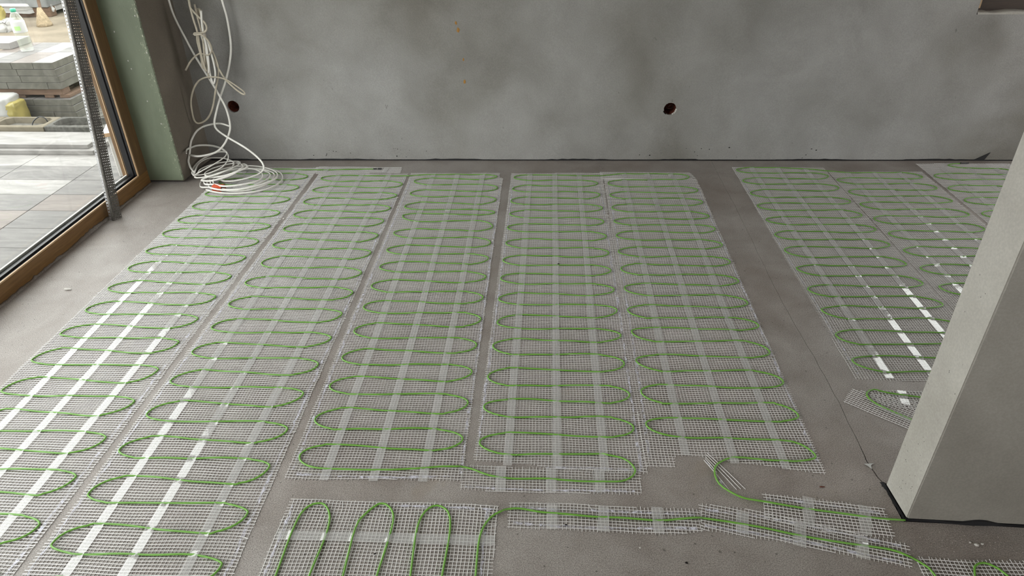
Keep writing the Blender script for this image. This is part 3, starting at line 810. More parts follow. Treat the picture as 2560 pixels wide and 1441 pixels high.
for i, x in enumerate(xs):
    h = .006 + .0015 * math.sin(x * 37) + abs(rng.normal(0, .0012)) + .004 * max(0, math.sin((x - 2.3) * 9)); y = wall_y(x)
    vs += [(x - l.x, y - .0015 - l.y, 0), (x - l.x, y + .006 - l.y, h), (x - l.x, 3.985 - l.y, h * 1.4), (x - l.x, 3.985 - l.y, 0)]
for i in range(len(xs) - 1):
    a = i * 4
    fs += [(a, a + 4, a + 5, a + 1), (a + 1, a + 5, a + 6, a + 2)]
obj('plaster_sill', vs, fs, M_PART_LIT, w2)

# ---------------------------------------------------------------- heating mats
CR = 0.0027      # cable radius
CZ = 0.0052      # height of its axis over the screed


def clip_lines(poly, ang, pitch, off=0.0):
    """segments of parallel lines (direction ang) inside a polygon"""
    c, s = math.cos(ang), math.sin(ang)
    P_ = np.asarray(poly)
    u = P_[:, 0] * c + P_[:, 1] * s; v = -P_[:, 0] * s + P_[:, 1] * c
    out = []
    k0 = math.ceil((v.min() - off) / pitch); k1 = math.floor((v.max() - off) / pitch)
    for k in range(k0, k1 + 1):
        vv = off + k * pitch; xs_ = []
        for i in range(len(u)):
            j = (i + 1) % len(u)
            if (v[i] <= vv) != (v[j] <= vv):
                xs_.append(u[i] + (vv - v[i]) / (v[j] - v[i]) * (u[j] - u[i]))
        xs_.sort()
        for a, b in zip(xs_[0::2], xs_[1::2]):
            if b - a > .004:
                out.append((a, b, vv))
    return out, c, s


def warp(x, y, ph):
    dx = .0007 * np.sin(23 * y + 7 * x + ph) + .0004 * np.sin(51 * y - 16 * x + 2 * ph)
    dy = .0009 * np.sin(19 * x + 9 * y + 1.7 * ph) + .0005 * np.sin(44 * x - 18 * y + ph) + .0017 * np.sin(13 * x + 5 * y + 3 * ph) * np.sin(9 * y + ph)
    dz = .0006 * (1 + np.sin(24 * x + 17 * y + ph)) * (0.5 + 0.5 * np.sin(7 * y + 2 * ph))
    return dx, dy, dz


def net(name, poly, parent, ang=0.0, pitch=0.0101, seg=0.022, wl=.0014, wt=.0014, fray=.003, ph=0.0, z0=.0005, sets=(0, 1)):
    V, Q, base = [], [], 0
    r = np.random.default_rng(int(ph * 100) + 5)
    for st in sets:
        a = ang + (math.pi / 2 if st == 0 else 0.0)
        w = wl if st == 0 else wt
        lines, c, s = clip_lines(poly, a, pitch, r.uniform(0, pitch))
        zb = z0 + (0.0 if st == 0 else .0006)
        h = .0009 if st == 0 else .0012
        for (u0, u1, v) in lines:
            u0 -= abs(r.normal(0, fray * .6)); u1 += abs(r.normal(0, fray * .6))
            if r.random() < .02: u1 -= .012 * r.random()
            n = max(2, int((u1 - u0) / seg) + 1)
            u = np.linspace(u0, u1, n)
            vv = np.full(n, v)
            if n > 3 and r.random() < .12:
                vv[-1] += r.normal(0, .003)
            x = u * c - vv * s; y = u * s + vv * c
            dx, dy, dz = warp(x, y, ph)
            x = x + dx; y = y + dy
            tx = np.gradient(x); ty = np.gradient(y); L = np.hypot(tx, ty) + 1e-9
            nx, ny = -ty / L, tx / L
            z = zb + dz
            ww = w * r.uniform(.88, 1.12)
            arr = np.stack([np.stack([x + nx * ww * k, y + ny * ww * k, z + hh], -1) for k, hh in ((-.5, 0), (-.27, h), (.27, h), (.5, 0))], 1)
            V.append(arr.reshape(-1, 3))
            i = base + np.arange(n - 1)[:, None] * 4; j = np.arange(3)[None, :]
            Q.append(np.stack([i + j + 1, i + j, i + 4 + j, i + 5 + j], -1).reshape(-1, 4))
            base += n * 4
    o = quads(name, np.vstack(V), np.vstack(Q), M_MESH, parent)
    o['kind'] = 'stuff'
    return o


def serp(tips, lead=None, tail=None, a=0.108, k=1.18):
    """serpentine: tips is the ordered list of turning points, alternately left and right"""
    t = [np.array(p) for p in tips]
    pts = [] if lead is None else [tuple(p) for p in lead]
    n = len(t)
    for i, p in enumerate(t):
        prev = t[i - 1] if i > 0 else None; nxt = t[i + 1] if i < n - 1 else None
        o1 = (prev[1] - p[1]) / 2 if prev is not None else (lead[-1][1] - p[1] if lead is not None else -(nxt[1] - p[1]) / 2)
        o2 = (nxt[1] - p[1]) / 2 if nxt is not None else (tail[0][1] - p[1] if tail is not None else -(prev[1] - p[1]) / 2)
        other = nxt if nxt is not None else prev
        sgn = 1 if other[0] > p[0] else -1
        aa = a * random.uniform(.88, 1.12)
        k1 = k if prev is not None else 1.0; k2 = k if nxt is not None else 1.0
        for th in (90, 65, 42, 20):
            r_ = math.radians(th)
            pts.append((p[0] + sgn * aa * (1 - math.cos(r_)), p[1] + o1 * k1 * math.sin(r_)))
        pts.append((p[0], p[1]))
        for th in (20, 42, 65, 90):
            r_ = math.radians(th)
            pts.append((p[0] + sgn * aa * (1 - math.cos(r_)), p[1] + o2 * k2 * math.sin(r_)))
    if tail is not None:
        pts += [tuple(p) for p in tail]
    return pts


def cable(parent, pts, name='heating_cable', z=CZ, label=None):
    p = catmull([(x, y, z) for x, y in pts], .012)
    p[:, 2] += .0007 * np.sin(p[:, 0] * 40 + p[:, 1] * 23)
    p[:, 1] += .0012 * np.sin(p[:, 0] * 33 + p[:, 1] * 5)
    tube(name, p, CR, M_CABLE, parent)
    return p


def tape(parent, a, b, cables, w=.0265, z=.0043, name='tape_strip'):
    a = np.array(a, float); b = np.array(b, float)
    L = np.linalg.norm(b - a); d = (b - a) / L; nrm = np.array([-d[1], d[0]])
    n = max(4, int(L / .006)); t = np.linspace(0, L, n)
    cols = np.array([-.5, -.17, .17, .5]) * w
    pts = a[None, None] + d[None, None] * t[:, None, None] + nrm[None, None] * cols[None, :, None]
    pts = pts + nrm[None, None] * (.0012 * np.sin(t * 5 + a[0] * 50))[:, None, None]
    zz = np.full((n, 4), z) + rng.normal(0, .00004, (n, 4))
    lo = np.minimum(a, b) - .03; hi = np.maximum(a, b) + .03
    for c in cables:
        m = (c[:, 0] > lo[0]) & (c[:, 0] < hi[0]) & (c[:, 1] > lo[1]) & (c[:, 1] < hi[1])
        cc = c[m]
        if not len(cc):
            continue
        dist = np.sqrt(((pts[:, :, None, :] - cc[None, None, :, :2]) ** 2).sum(-1)).min(2)
        top = CZ + CR + .0005
        zz = np.maximum(zz, z + (top - z) * np.clip(1.25 * (.5 + .5 * np.cos(np.clip(dist / .009, 0, 1) * np.pi)), 0, 1))
    v = np.concatenate([pts.reshape(-1, 2), zz.reshape(-1, 1)], 1)
    i = np.arange(n - 1)[:, None] * 4; j = np.arange(3)[None, :]
    q = np.stack([i + j + 1, i + j, i + 4 + j, i + 5 + j], -1).reshape(-1, 4)
    return quads(name, v, q, M_TAPE, parent)


def glue(parent, pts, w=.007, z=.0028):
    p = catmull(pts, .02)
    p[:, 0] += rng.normal(0, .0015, len(p)); p[:, 1] += rng.normal(0, .0008, len(p))
    tx = np.gradient(p[:, 0]); ty = np.gradient(p[:, 1]); L = np.hypot(tx, ty) + 1e-9
    nx, ny = -ty / L, tx / L
    ww = w * rng.uniform(.4, 1.5, len(p))
    v = np.concatenate([np.stack([p[:, 0] - nx * ww / 2, p[:, 1] - ny * ww / 2, np.full(len(p), z)], -1),
                        np.stack([p[:, 0] + nx * ww / 2, p[:, 1] + ny * ww / 2, np.full(len(p), z + .0003)], -1)], 0)
    n = len(p); i = np.arange(n - 1)
    q = np.stack([i, i + 1, i + n + 1, i + n], -1)
    return quads('glue_line', v, q, M_GLUE, parent)


def interleave(first, second):
    out = []
    for i in range(max(len(first), len(second))):
        if i < len(first): out.append(first[i])
        if i < len(second): out.append(second[i])
    return out


def mat_thing(label, name='heating_mat', group='heating mats glued to the floor'):
    e = empty(name, (0, 0, 0))
    return tag(e, label, 'heating mat', group)


T = TRACE
# --- first column, along the window
m1 = mat_thing('long white mesh heating mat nearest the window, white cable coil on its far end')
net('fibre_mesh', [(-1.818, 3.725), (-1.296, 3.725), (-1.306, .70), (-1.832, .70)], m1, 0.0, ph=.3, wt=.0023, wl=.0013)  # cross strands widened to stand in for window sheen
L = [(-1.79, 3.665)] + TIPS['c1L'] + [(-1.81, 1.734 - .1615 * k) for k in range(1, 6)]
R = TIPS['c1R'] + [(-1.333, 1.194 - .162 * k) for k in range(1, 3)]
p1 = cable(m1, serp(interleave(L, R)[:34], lead=[(-1.287, 3.689)] + T['c1start'][4:]))
ts1 = [(-1.700, 3.70, -1.692, .72), (-1.560, 3.70, -1.566, .72), (-1.413, 3.70, -1.424, .72)]
for x0, y0, x1, y1 in ts1: tape(m1, (x0, y0), (x1, y1), [p1])
glue(m1, [(-1.315, 3.6), (-1.318, 2.5), (-1.322, .8)])

# its end piece with the dead end of the cable
m1e = mat_thing('short mesh piece by the back wall holding the black cable end', 'mat_offcut', 'cut mesh pieces')
net('fibre_mesh', T['c1strip'], m1e, 0.0, ph=.9)
pe = cable(m1e, [(-.972, 3.710)] + T['c1start'][2:4])
tube('end_sleeve', catmull([(-.925, 3.7105, .007), (-.948, 3.71, .007)], .005), .0042, M_BLACK, m1e)
tube('end_sleeve', catmull([(-.953, 3.7102, .007), (-.974, 3.7098, .0065)], .005), .0038, M_BLACK, m1e)
tape(m1e, (-1.24, 3.735), (-1.245, 3.66), [pe]); tape(m1e, (-.90, 3.735), (-.905, 3.668), [pe])

# --- second column
m2 = mat_thing('long white mesh heating mat, second from the window')
net('fibre_mesh', [(-1.268, 3.648), (-.766, 3.655), (-.756, .70), (-1.284, .70)], m2, 0.004, ph=1.1, wt=.0022, wl=.0014)  # wider cross strands again imitate the window sheen
L = TIPS['c2L'] + [(-1.263, 1.136 - .165 * k) for k in range(1, 3)]
R = TIPS['c2R'] + [(-.795, 1.092 - .165 * k) for k in range(1, 3)]
p2 = cable(m2, serp(interleave(L, R), lead=[(-.754, 3.615), (-.83, 3.612), (-.92, 3.611), (-1.05, 3.612)]))
for x0, y0, x1, y1 in [(-1.148, 3.64, -1.1755, .72), (-1.021, 3.645, -1.0295, .72), (-.8695, 3.645, -.880, .72)]:
    tape(m2, (x0, y0), (x1, y1), [p2])
glue(m2, [(-1.258, 3.6), (-1.262, 2.4), (-1.272, .8)]); glue(m2, [(-.778, 3.6), (-.772, 2.2), (-.775, .8)])

# --- third column
m3 = mat_thing('mesh heating mat with one kinked cable loop, third from the window')
net('fibre_mesh', [(-.747, 3.665), (-.25, 3.677), (-.248, 3.605), (-.228, 3.602), (-.220, 1.455), (-.222, 1.395), (-.729, 1.383)], m3, 0.003, ph=2.2)
tp = interleave(TIPS['c3R'], TIPS['c3L'])
pts3 = serp(tp, lead=[(-.754, 3.615), (-.655, 3.634), (-.514, 3.640), (-.40, 3.6425)], tail=T['c3end'])
p3 = cable(m3, pts3)
for x0, y0, x1, y1 in [(-.6195, 3.655, -.6133, 1.38), (-.4842, 3.66, -.472, 1.382), (-.3425, 3.662, -.331, 1.385)]:
    tape(m3, (x0, y0), (x1, y1), [p3])
glue(m3, [(-.734, 3.6), (-.726, 2.4), (-.715, 1.42)]); glue(m3, [(-.236, 3.5), (-.228, 2.4), (-.226, 1.42)])
glue(m3, [(-.70, 1.402), (-.45, 1.398), (-.24, 1.41)])

# --- fourth column and the short strip in front of it
m4 = mat_thing('mesh heating mat in the middle of the floor, fourth from the window')
net('fibre_mesh', [(-.180, 3.677), (.326, 3.687), (.311, 1.442), (.06, 1.447), (-.04, 1.468), (-.192, 1.474)], m4, 0.003, ph=3.1)
tipsL = TIPS['c4L'][::-1]; tipsR = TIPS['c4R'][::-1]
p4 = cable(m4, serp(interleave(tipsL, tipsR[1:]), lead=[(.1895, 1.5106), (.027, 1.5048), (-.07, 1.498)],
                    tail=[(-.06, 3.6455), (.10, 3.643), (.2304, 3.6396), (.3136, 3.6387)], k=1.14))
for x0, y0, x1, y1 in [(-.077, 3.67, -.0932, 1.455), (.0618, 3.672, .0515, 1.447), (.1981, 3.675, .1889, 1.443)]:
    tape(m4, (x0, y0), (x1, y1), [p4])
glue(m4, [(.306, 3.5), (.302, 2.4), (.296, 1.46)]); glue(m4, [(-.168, 3.5), (-.176, 2.4), (-.186, 1.49)]); glue(m4, [(.02, 1.452), (.15, 1.455), (.30, 1.452)])
m4s = mat_thing('short mesh strip just in front of the middle mat', 'mat_offcut', 'cut mesh pieces')
net('fibre_mesh', T['strip_c4'], m4s, 0.005, ph=3.7)
p4s = cable(m4s, T['c4start'][:9])
for a, b in zip(T['tapes_c4s'][0::2], T['tapes_c4s'][1::2]): tape(m4s, a, b, [p4s], w=.030)
glue(m4s, [(-.21, 1.372), (0, 1.368), (.27, 1.372)])

# --- fifth column
m5 = mat_thing('mesh heating mat with a notched near edge, rightmost of the five')
net('fibre_mesh', [(.333, 3.612), (.838, 3.622), (.8214, 1.4575), (.5245, 1.5014), (.5101, 1.5169), (.4048, 1.518), (.3926, 1.4682), (.3084, 1.4683)], m5, 0.004, ph=4.4, wt=.0012)
p5 = cable(m5, serp(interleave(TIPS['c5L'][:13], TIPS['c5R'][1:13]), lead=[(.7195, 3.598), (.55, 3.590), (.48, 3.586)], tail=T['c5end'][1:], k=1.14))
for x0, y0, x1, y1 in [(.4423, 3.605, .432, 1.517), (.582, 3.607, .5689, 1.487), (.7194, 3.61, .7126, 1.470)]:
    tape(m5, (x0, y0), (x1, y1), [p5])
glue(m5, [(.348, 3.5), (.340, 2.4), (.325, 1.5)]); glue(m5, [(.822, 3.5), (.822, 2.4), (.812, 1.5)])
m5t = mat_thing('short mesh strip across the far end of the rightmost of the five mats', 'mat_offcut', 'cut mesh pieces')
net('fibre_mesh', T['c5strip'], m5t, 0.005, ph=4.9)
p5t = cable(m5t, T['c45'][2:] + [(.772, 3.666), (.795, 3.650), (.800, 3.634), (.793, 3.618), (.768, 3.604), (.7195, 3.598)])
for x in (.445, .575, .705): tape(m5t, (x, 3.70), (x + .002, 3.625), [p5t])

# --- right hand group
m6 = mat_thing('mesh heating mat beside the floor crack, left edge of the right hand group')
net('fibre_mesh', [(1.070, 3.793), (1.582, 3.80), (1.592, 1.885), (1.066, 1.895)], m6, 0.002, ph=5.3, wt=.0011, wl=.0013)
L = TIPS['c6L']; R = TIPS['c6R'] + [(1.572, 2.369 - .16 * k) for k in (1, 2, 3)]
p6 = cable(m6, serp(interleave(L, R)[:24], lead=[(1.6184, 3.7333), (1.4686, 3.7681), (1.3102, 3.7824), (1.18, 3.7825)], k=1.14))
for x0, y0, x1, y1 in [(1.1755, 3.785, 1.1813, 1.90), (1.319, 3.787, 1.3295, 1.893), (1.4735, 3.79, 1.482, 1.89)]:
    tape(m6, (x0, y0), (x1, y1), [p6])
glue(m6, [(1.082, 3.6), (1.081, 2.6), (1.082, 1.92)], w=.005)
m7 = mat_thing('mesh heating mat in the middle of the right hand group, partly behind the partition')
net('fibre_mesh', [(1.588, 3.735), (2.105, 3.745), (2.118, 1.89), (1.604, 1.885)], m7, 0.006, ph=6.0, wt=.0011, wl=.0013, z0=.0012)
R = TIPS['c7R'] + [(2.082, 3.036 - .16 * k) for k in range(1, 8)]
L = TIPS['c7L'] + [(1.622, 2.5 - .16 * k) for k in range(1, 4)]
p7 = cable(m7, serp(interleave(R, L), lead=[(1.6184, 3.7333), (1.6939, 3.7176), (1.8237, 3.7206), (1.9884, 3.7243)], k=1.14))
for x0, y0, x1, y1 in [(1.6853, 3.73, 1.70, 1.90), (1.8325, 3.733, 1.85, 1.90), (1.9728, 3.735, 2.005, 1.90)]:
    tape(m7, (x0, y0), (x1, y1), [p7])
m8 = mat_thing('mesh heating mat by the far right corner with a black cable end')
net('fibre_mesh', [(2.125, 3.87), (2.65, 3.88), (2.65, 1.89), (2.135, 1.885)], m8, 0.004, ph=6.8, wt=.0011, wl=.0013, z0=.0012)
R = [(2.605, 3.755 - .16 * k) for k in range(0, 12)]
L = TIPS['c8L'][1:] + [(2.152, 3.199 - .16 * k) for k in range(1, 8)]
p8 = cable(m8, [(2.375, 3.868), (2.33, 3.862), (2.302, 3.850), (2.292, 3.837), (2.305, 3.822), (2.34, 3.806)] + serp(interleave(R, L), lead=[(2.38, 3.800), (2.45, 3.798)], k=1.14))
tube('end_sleeve', catmull([(2.37, 3.868, .007), (2.42, 3.872, .007)], .01), .0042, M_BLACK, m8)
for x0, y0, x1, y1 in [(2.24, 3.80, 2.25, 1.9), (2.385, 3.80, 2.395, 1.9), (2.53, 3.80, 2.54, 1.9)]:
    tape(m8, (x0, y0), (x1, y1), [p8])

# pieces by the partition and in the foreground
ma = mat_thing('slanting mesh piece with a cable bend, tucked behind the partition edge', 'mat_offcut', 'cut mesh pieces')
net('fibre_mesh', T['pieceA'], ma, math.atan2(1.6442 - 1.7754, 1.1489 - .983), ph=7.1)
net('fibre_mesh', T['pieceB'], ma, -.03, ph=7.4, z0=.0016)
pa = cable(ma, T['cabA'])
tape(ma, (1.19, 1.835), (1.175, 1.765), [pa]); tape(ma, (1.09, 1.75), (1.16, 1.69), [pa], w=.02)

mf = mat_thing('front mesh mat with three lengthwise green loops at the lower edge')
net('fibre_mesh', [(-.687, 1.3105), (-.1095, 1.309), (-.122, .70), (-.70, .70)], mf, -.004, ph=7.9, wl=.0022, wt=.0016)
pf = [cable(mf, T[k]) for k in ('U1', 'U2', 'U3')]
pl = cable(mf, T['low'][:5])
tape(mf, (-.685, 1.189), (-.112, 1.193), pf + [pl], w=.030)
glue(mf, [(-.672, 1.29), (-.676, 1.1), (-.68, .8)]); glue(mf, [(-.135, 1.29), (-.14, 1.15), (-.142, .9)])
glue(mf, [(-.40, 1.296), (-.30, 1.297), (-.12, 1.295)])

ml = mat_thing('narrow straight mesh strip with one green cable in the foreground', 'mat_offcut', 'cut mesh pieces')
net('fibre_mesh', T['strip_low'], ml, -.008, ph=8.4)
pl2 = cable(ml, T['low'][4:10])
for a, b in zip(T['tapes_low'][0::2], T['tapes_low'][1::2]): tape(ml, a, b, [pl2], w=.030)
glue(ml, [(-.07, 1.302), (.15, 1.30), (.42, 1.296)]); glue(ml, [(-.07, 1.25), (.15, 1.243), (.42, 1.252)])
mm = mat_thing('slanting mesh strip with a green cable, nearest the partition foot', 'mat_offcut', 'cut mesh pieces')
net('fibre_mesh', T['strip_mid'], mm, math.atan2(-.10, .40), ph=8.8, z0=.0010)
pm = cable(mm, T['low'][9:15])
for a, b in zip(T['tapes_mid'][0::2], T['tapes_mid'][1::2]): tape(mm, a, b, [pm], w=.030)
glue(mm, [(.45, 1.315), (.65, 1.285), (.93, 1.215)]); glue(mm, [(.44, 1.262), (.65, 1.225), (.92, 1.165)])
mu = mat_thing('upper slanting mesh strip where the cable meets the partition corner', 'mat_offcut', 'cut mesh pieces')
net('fibre_mesh', T['strip_up'], mu, -.13, ph=9.2, z0=.0018)
for a, b in zip(T['tapes_up'][0::2], T['tapes_up'][1::2]): tape(mu, a, b, [p5, pm], w=.030)
glue(mu, [(.63, 1.36), (.78, 1.345), (.92, 1.32)])
ms = mat_thing('scrap of five loose mesh strands beside the notched mat', 'mesh_scrap', 'cut mesh pieces')
sc_l = [((.497, 1.531), (.578, 1.392)), ((.494, 1.522), (.565, 1.392)), ((.490, 1.513), (.553, 1.390)), ((.483, 1.500), (.536, 1.378)), ((.488, 1.506), (.510, 1.452))]
for a, b in sc_l:
    tube('strand', catmull([(*a, .0018), ((a[0] + b[0]) / 2 + .001, (a[1] + b[1]) / 2, .0024), (*b, .0018)], .02), .0011, M_MESH, ms, nseg=6)
glue(ms, [(.487, 1.497), (.505, 1.455), (.52, 1.40), (.535, 1.375)], w=.006)
mr = mat_thing('mesh mat with a single loop in the lower right corner')
net('fibre_mesh', [(.951, 1.1835), (1.70, 1.170), (1.70, .75), (.93, .75)], mr, -.015, ph=9.7, z0=.0016)
cable(mr, T['low'][14:]); cable(mr, T['loopR'])

# ---------------------------------------------------------------- loose white cable in the corner
def keep_in(p):
    p = np.asarray(p, float).copy()
    lim = -1.983 + (p[:, 1] - 3.503) * .044 + .009
    m = p[:, 1] > 3.49
    p[m, 0] = np.maximum(p[m, 0], lim[m])
    p[:, 1] = np.minimum(p[:, 1], wall_y(p[:, 0]) - .012)
    p[:, 2] = np.maximum(p[:, 2], .012)
    return p


coil = empty('white_cable_coil', (-1.66, 3.51, 0))
tag(coil, 'coil of flat white cable heaped on the floor in the corner', 'cable')
off = np.array([-1.66, 3.51, 0])


def flat(name, pts, parent, m=None, ra=.0029, rb=.0056, step=.012, o=off):
    p = keep_in(catmull(pts, step)) - o
    return tube(name, p, ra, m or M_WHITE_CABLE, parent, rb=rb)


flat('hanging_run', [(-1.945, 3.745, 1.35), (-1.942, 3.742, 1.1)] + FLEX['A'], coil)
flat('hanging_run', [(-1.70, 3.80, 1.35), (-1.692, 3.80, 1.1)] + FLEX['B'], coil)
flat('big_loop', FLEX['C'] , coil)
flat('heaped_turns', FLEX['H'], coil)
spir = []
for turn, (cx, cy, rx, ry) in enumerate([(-1.66, 3.508, .220, .177), (-1.664, 3.512, .178, .156), (-1.668, 3.513, .160, .146), (-1.662, 3.51, .198, .166), (-1.672, 3.495, .133, .122)]):
    for k in range(24):
        a = 2 * math.pi * k / 24 + 4.0
        f = k / 24
        z = .012 + .006 * turn + .004 * math.sin(a * 2 + turn)
        spir.append((cx + rx * math.cos(a), cy + ry * math.sin(a) + .004 * math.sin(3 * a + turn), z))
flat('floor_turns', spir, coil, rb=.0052)
# red tape wrapped round the turns
vs, fs = [], []
ring = [(-.024, .004), (-.024, .030), (-.012, .036), (.010, .036), (.022, .028), (.022, .004)]
ang = math.radians(-8)
for i, s in enumerate((-.027, -.008, .010, .027)):
    for (u, w) in ring:
        jx = .0015 * math.sin(i * 2.1 + u * 90)
        vs.append((-1.742 - off[0] + s * math.cos(ang) - u * math.sin(ang) + jx, 3.395 - off[1] + s * math.sin(ang) + u * math.cos(ang), w + jx))
nr = len(ring)
for i in range(3):
    for k in range(nr - 1):
        fs.append((i * nr + k, (i + 1) * nr + k, (i + 1) * nr + k + 1, i * nr + k + 1))
rt = obj('tape_wrap', vs, fs, M_RED, coil)
sol = rt.modifiers.new('thick', 'SOLIDIFY'); sol.thickness = .0012
rt['label'] = 'orange red tape wrap'
for k in range(5):
    x = -1.762 - off[0] + k * .0085; y = 3.3745 - off[1] - k * .0012
    obj('print_mark', [(x, y - .0012, .018), (x + .004, y - .0016, .018), (x + .004, y - .0008, .027), (x, y - .0004, .026)], [(0, 1, 2, 3)], M_RED_PRINT, rt)

bun = empty('hanging_cable_bundle', (-1.78, 3.71, .24))
tag(bun, 'dusty bundle of flat cable knotted and hanging in the corner', 'cable')
ob = np.array([-1.78, 3.71, .24])
for k, pts in enumerate(BUNDLE):
    p = np.array(pts, float)
    p[:, 1] += (-.022, -.006, .008, -.010, -.028, -.016, .004, .0, -.02, -.012)[k] * np.linspace(1, 1, len(p))
    if k in (3, 4):
        p[:, 1] += .012 * np.sin(np.linspace(0, 9, len(p)))
    lst = [tuple(q) for q in p]
    if k in (0, 4):
        lst = [(lst[0][0] + .004 * k, lst[0][1], 1.3), (lst[0][0], lst[0][1], 1.05)] + lst
    flat('cable_strand', lst, bun, M_OLD_CABLE if k not in (8, 9) else M_WHITE_CABLE, o=ob, ra=.0028, rb=.0050)

# ---------------------------------------------------------------- perforated corner profile leaning by the window
bead = empty('perforated_profile', (-2.123, 3.02, 0))
tag(bead, 'perforated metal corner profile leaning upright against the window', 'metal profile')
LEN = 2.3
ax = np.array([-.012, .192, .98]); ax /= np.linalg.norm(ax)
ex = np.array([.42, .80, 0]); ex -= ax * ex.dot(ax); ex /= np.linalg.norm(ex)       # broad flange direction
ey = np.array([-.93, .18, 0]); ey -= ax * ey.dot(ax); ey /= np.linalg.norm(ey)      # toothed flange direction


def perforated(name, d, rows, pitch, m, parent, start=0.0, n=None, stagger=False, ang0=math.pi / 8):
    """strip of square cells, each with an octagonal hole; rows = list of (u0, u1, radius)"""
    vs, fs = [], []
    n = n or int(LEN / pitch)
    for (u0, u1, r) in rows:
        for k in range(n):
            z0, z1 = start + k * pitch, start + (k + 1) * pitch
            uc, zc = (u0 + u1) / 2, (z0 + z1) / 2
            b = len(vs)
            outer = [(u1, zc), (u1, z1), (uc, z1), (u0, z1), (u0, zc), (u0, z0), (uc, z0), (u1, z0)]
            for (u, z) in outer: vs.append(d * u + ax * z)
            for q in range(8):
                a = q * math.pi / 4
                vs.append(d * (uc + r * math.cos(a)) + ax * (zc + r * math.sin(a)))
            for q in range(8):
                fs.append((b + q, b + (q + 1) % 8, b + 8 + (q + 1) % 8, b + 8 + q))
    return obj(name, vs, fs, m, parent)


pf1 = perforated('perforated_flange', ex, [(.008, .0165, .0017), (.0165, .025, .0019), (.025, .0335, .0017), (.0335, .044, .0029)], .0125, M_STEEL, bead)
sol = pf1.modifiers.new('thick', 'SOLIDIFY'); sol.thickness = .0006
pf2 = perforated('slotted_flange', ey, [(.010, .022, .0042)], .0150, M_STEEL_L, bead)
sol = pf2.modifiers.new('thick', 'SOLIDIFY'); sol.thickness = .0006
vs = []
prof = [(.008, 0), (.004, .0005), (.0005, -.0012), (-.001, .0010), (0, .004), (0, .010)]
for z in (0, LEN):
    for a_, b_ in prof: vs.append(ex * a_ + ey * b_ + ax * z)
k = len(prof)
nose = obj('nose', vs, [(i, i + 1, k + i + 1, k + i) for i in range(k - 1)], M_STEEL, bead)
sol = nose.modifiers.new('thick', 'SOLIDIFY'); sol.thickness = .0008

# ---------------------------------------------------------------- outside: terrace, blocks, stacks
GZ = -0.04
yard = box('yard_ground', -14, 10, -12, 16, -0.30, -0.095, M_SAND)
tag(yard, 'sandy building site ground outside', kind='structure')
ter = box('terrace', -5.2, -2.27, -1.0, 4.25, -0.11, GZ - .012, M_GRAVEL)
tag(ter, 'paved terrace outside the window', kind='structure')
edges = [-2.285, -2.700, -3.148, -3.60, -4.05, -4.50]
k = 0
for ci in range(len(edges) - 1):
    x1, x0 = edges[ci] - .0015, edges[ci + 1] + .0015
    offy = (3.213 if ci % 2 == 0 else 3.619)
    step = .204
    y = offy - step * 14
    while y < 4.2:
        y1 = min(y + step - .003, 4.22)
        if y1 - y > .03:
            mi = (0, 1, 0, 2, 1, 2, 0, 2)[(k * 5 + ci * 3) % 8]
            if ci == 0: mi = (0, 0, 1, 0)[k % 4]
            box('paving_slab', x0, x1, y, y1, GZ - .04, GZ, M_PAVE[mi], ter, .0015)
            k += 1
        y += step

for nm, y0, y1, z0, z1, x1, lab in [('step_slab', 4.010, 4.26, GZ, -.012, -2.80, 'lower long pale paving slab lying flat in front of the hollow blocks'),
                                    ('step_slab', 4.045, 4.28, -.012, .014, -2.845, 'upper long pale paving slab on top of the lower one')]:
    o = box(nm, -4.6, x1, y0, y1, z0 + .0004, z1, M_PAVE[2], None, .002)
    tag(o, lab, 'slab')


def hollow_block(x0, x1, y0, y1, z0, z1, m, label, fill=True):
    e = empty('hollow_block', ((x0 + x1) / 2, (y0 + y1) / 2, z0))
    tag(e, label, 'concrete block', 'hollow concrete blocks in a row')
    w, d, h = (x1 - x0) / 2, (y1 - y0) / 2, z1 - z0
    t = .026; ch = .035
    outer = [(-w, -d), (w, -d), (w, d), (-w, d)]
    n = 4
    def rim(a, b, c): return [(-a + c, -b), (a - c, -b), (a, -b + c), (a, b - c), (a - c, b), (-a + c, b), (-a, b - c), (-a, -b + c)]
    O = rim(w, d, .004); I = rim(w - t, d - t, ch); J = rim(w - t - .008, d - t - .008, ch); G = rim(w - .006, d - .006, .005)
    vs = [(x, y, 0) for x, y in O] + [(x, y, h - .005) for x, y in O] + [(x, y, h) for x, y in G] + [(x, y, h) for x, y in I] + [(x, y, .03) for x, y in J]
    fs = []
    for L_ in range(4):
        for q in range(8):
            fs.append((L_ * 8 + q, L_ * 8 + (q + 1) % 8, (L_ + 1) * 8 + (q + 1) % 8, (L_ + 1) * 8 + q))
    obj('block_shell', vs, fs, m, e)
    obj('gravel_fill', [(x * .99, y * .99, .034 + random.uniform(0, .014)) for x, y in J] + [(0, 0, .052)], [(q, (q + 1) % 8, 8) for q in range(8)], M_GRAVEL, e)
    return e


hollow_block(-4.05, -3.665, 4.297, 4.505, GZ, .042, M_CONC_L, 'hollow concrete block at the far left of the row')
hollow_block(-3.662, -3.283, 4.297, 4.505, GZ, .042, M_CONC_L, 'yellowish hollow concrete block with a bent wire in it')
hollow_block(-3.280, -2.862, 4.300, 4.507, GZ, .042, M_CONC_D, 'dark grey hollow concrete block at the right end of the row')
wire = tube('bent_wire', catmull([(-3.43, 4.40, .015), (-3.42, 4.41, .04), (-3.38, 4.425, .066), (-3.345, 4.43, .055), (-3.335, 4.43, .02)], .01), .004, M_BLACK, None, nseg=6)
tag(wire, 'short bent black wire sticking out of the yellowish hollow block', 'wire')

# stacks of slabs behind the blocks
ST_Y = 4.755
TH = .0462


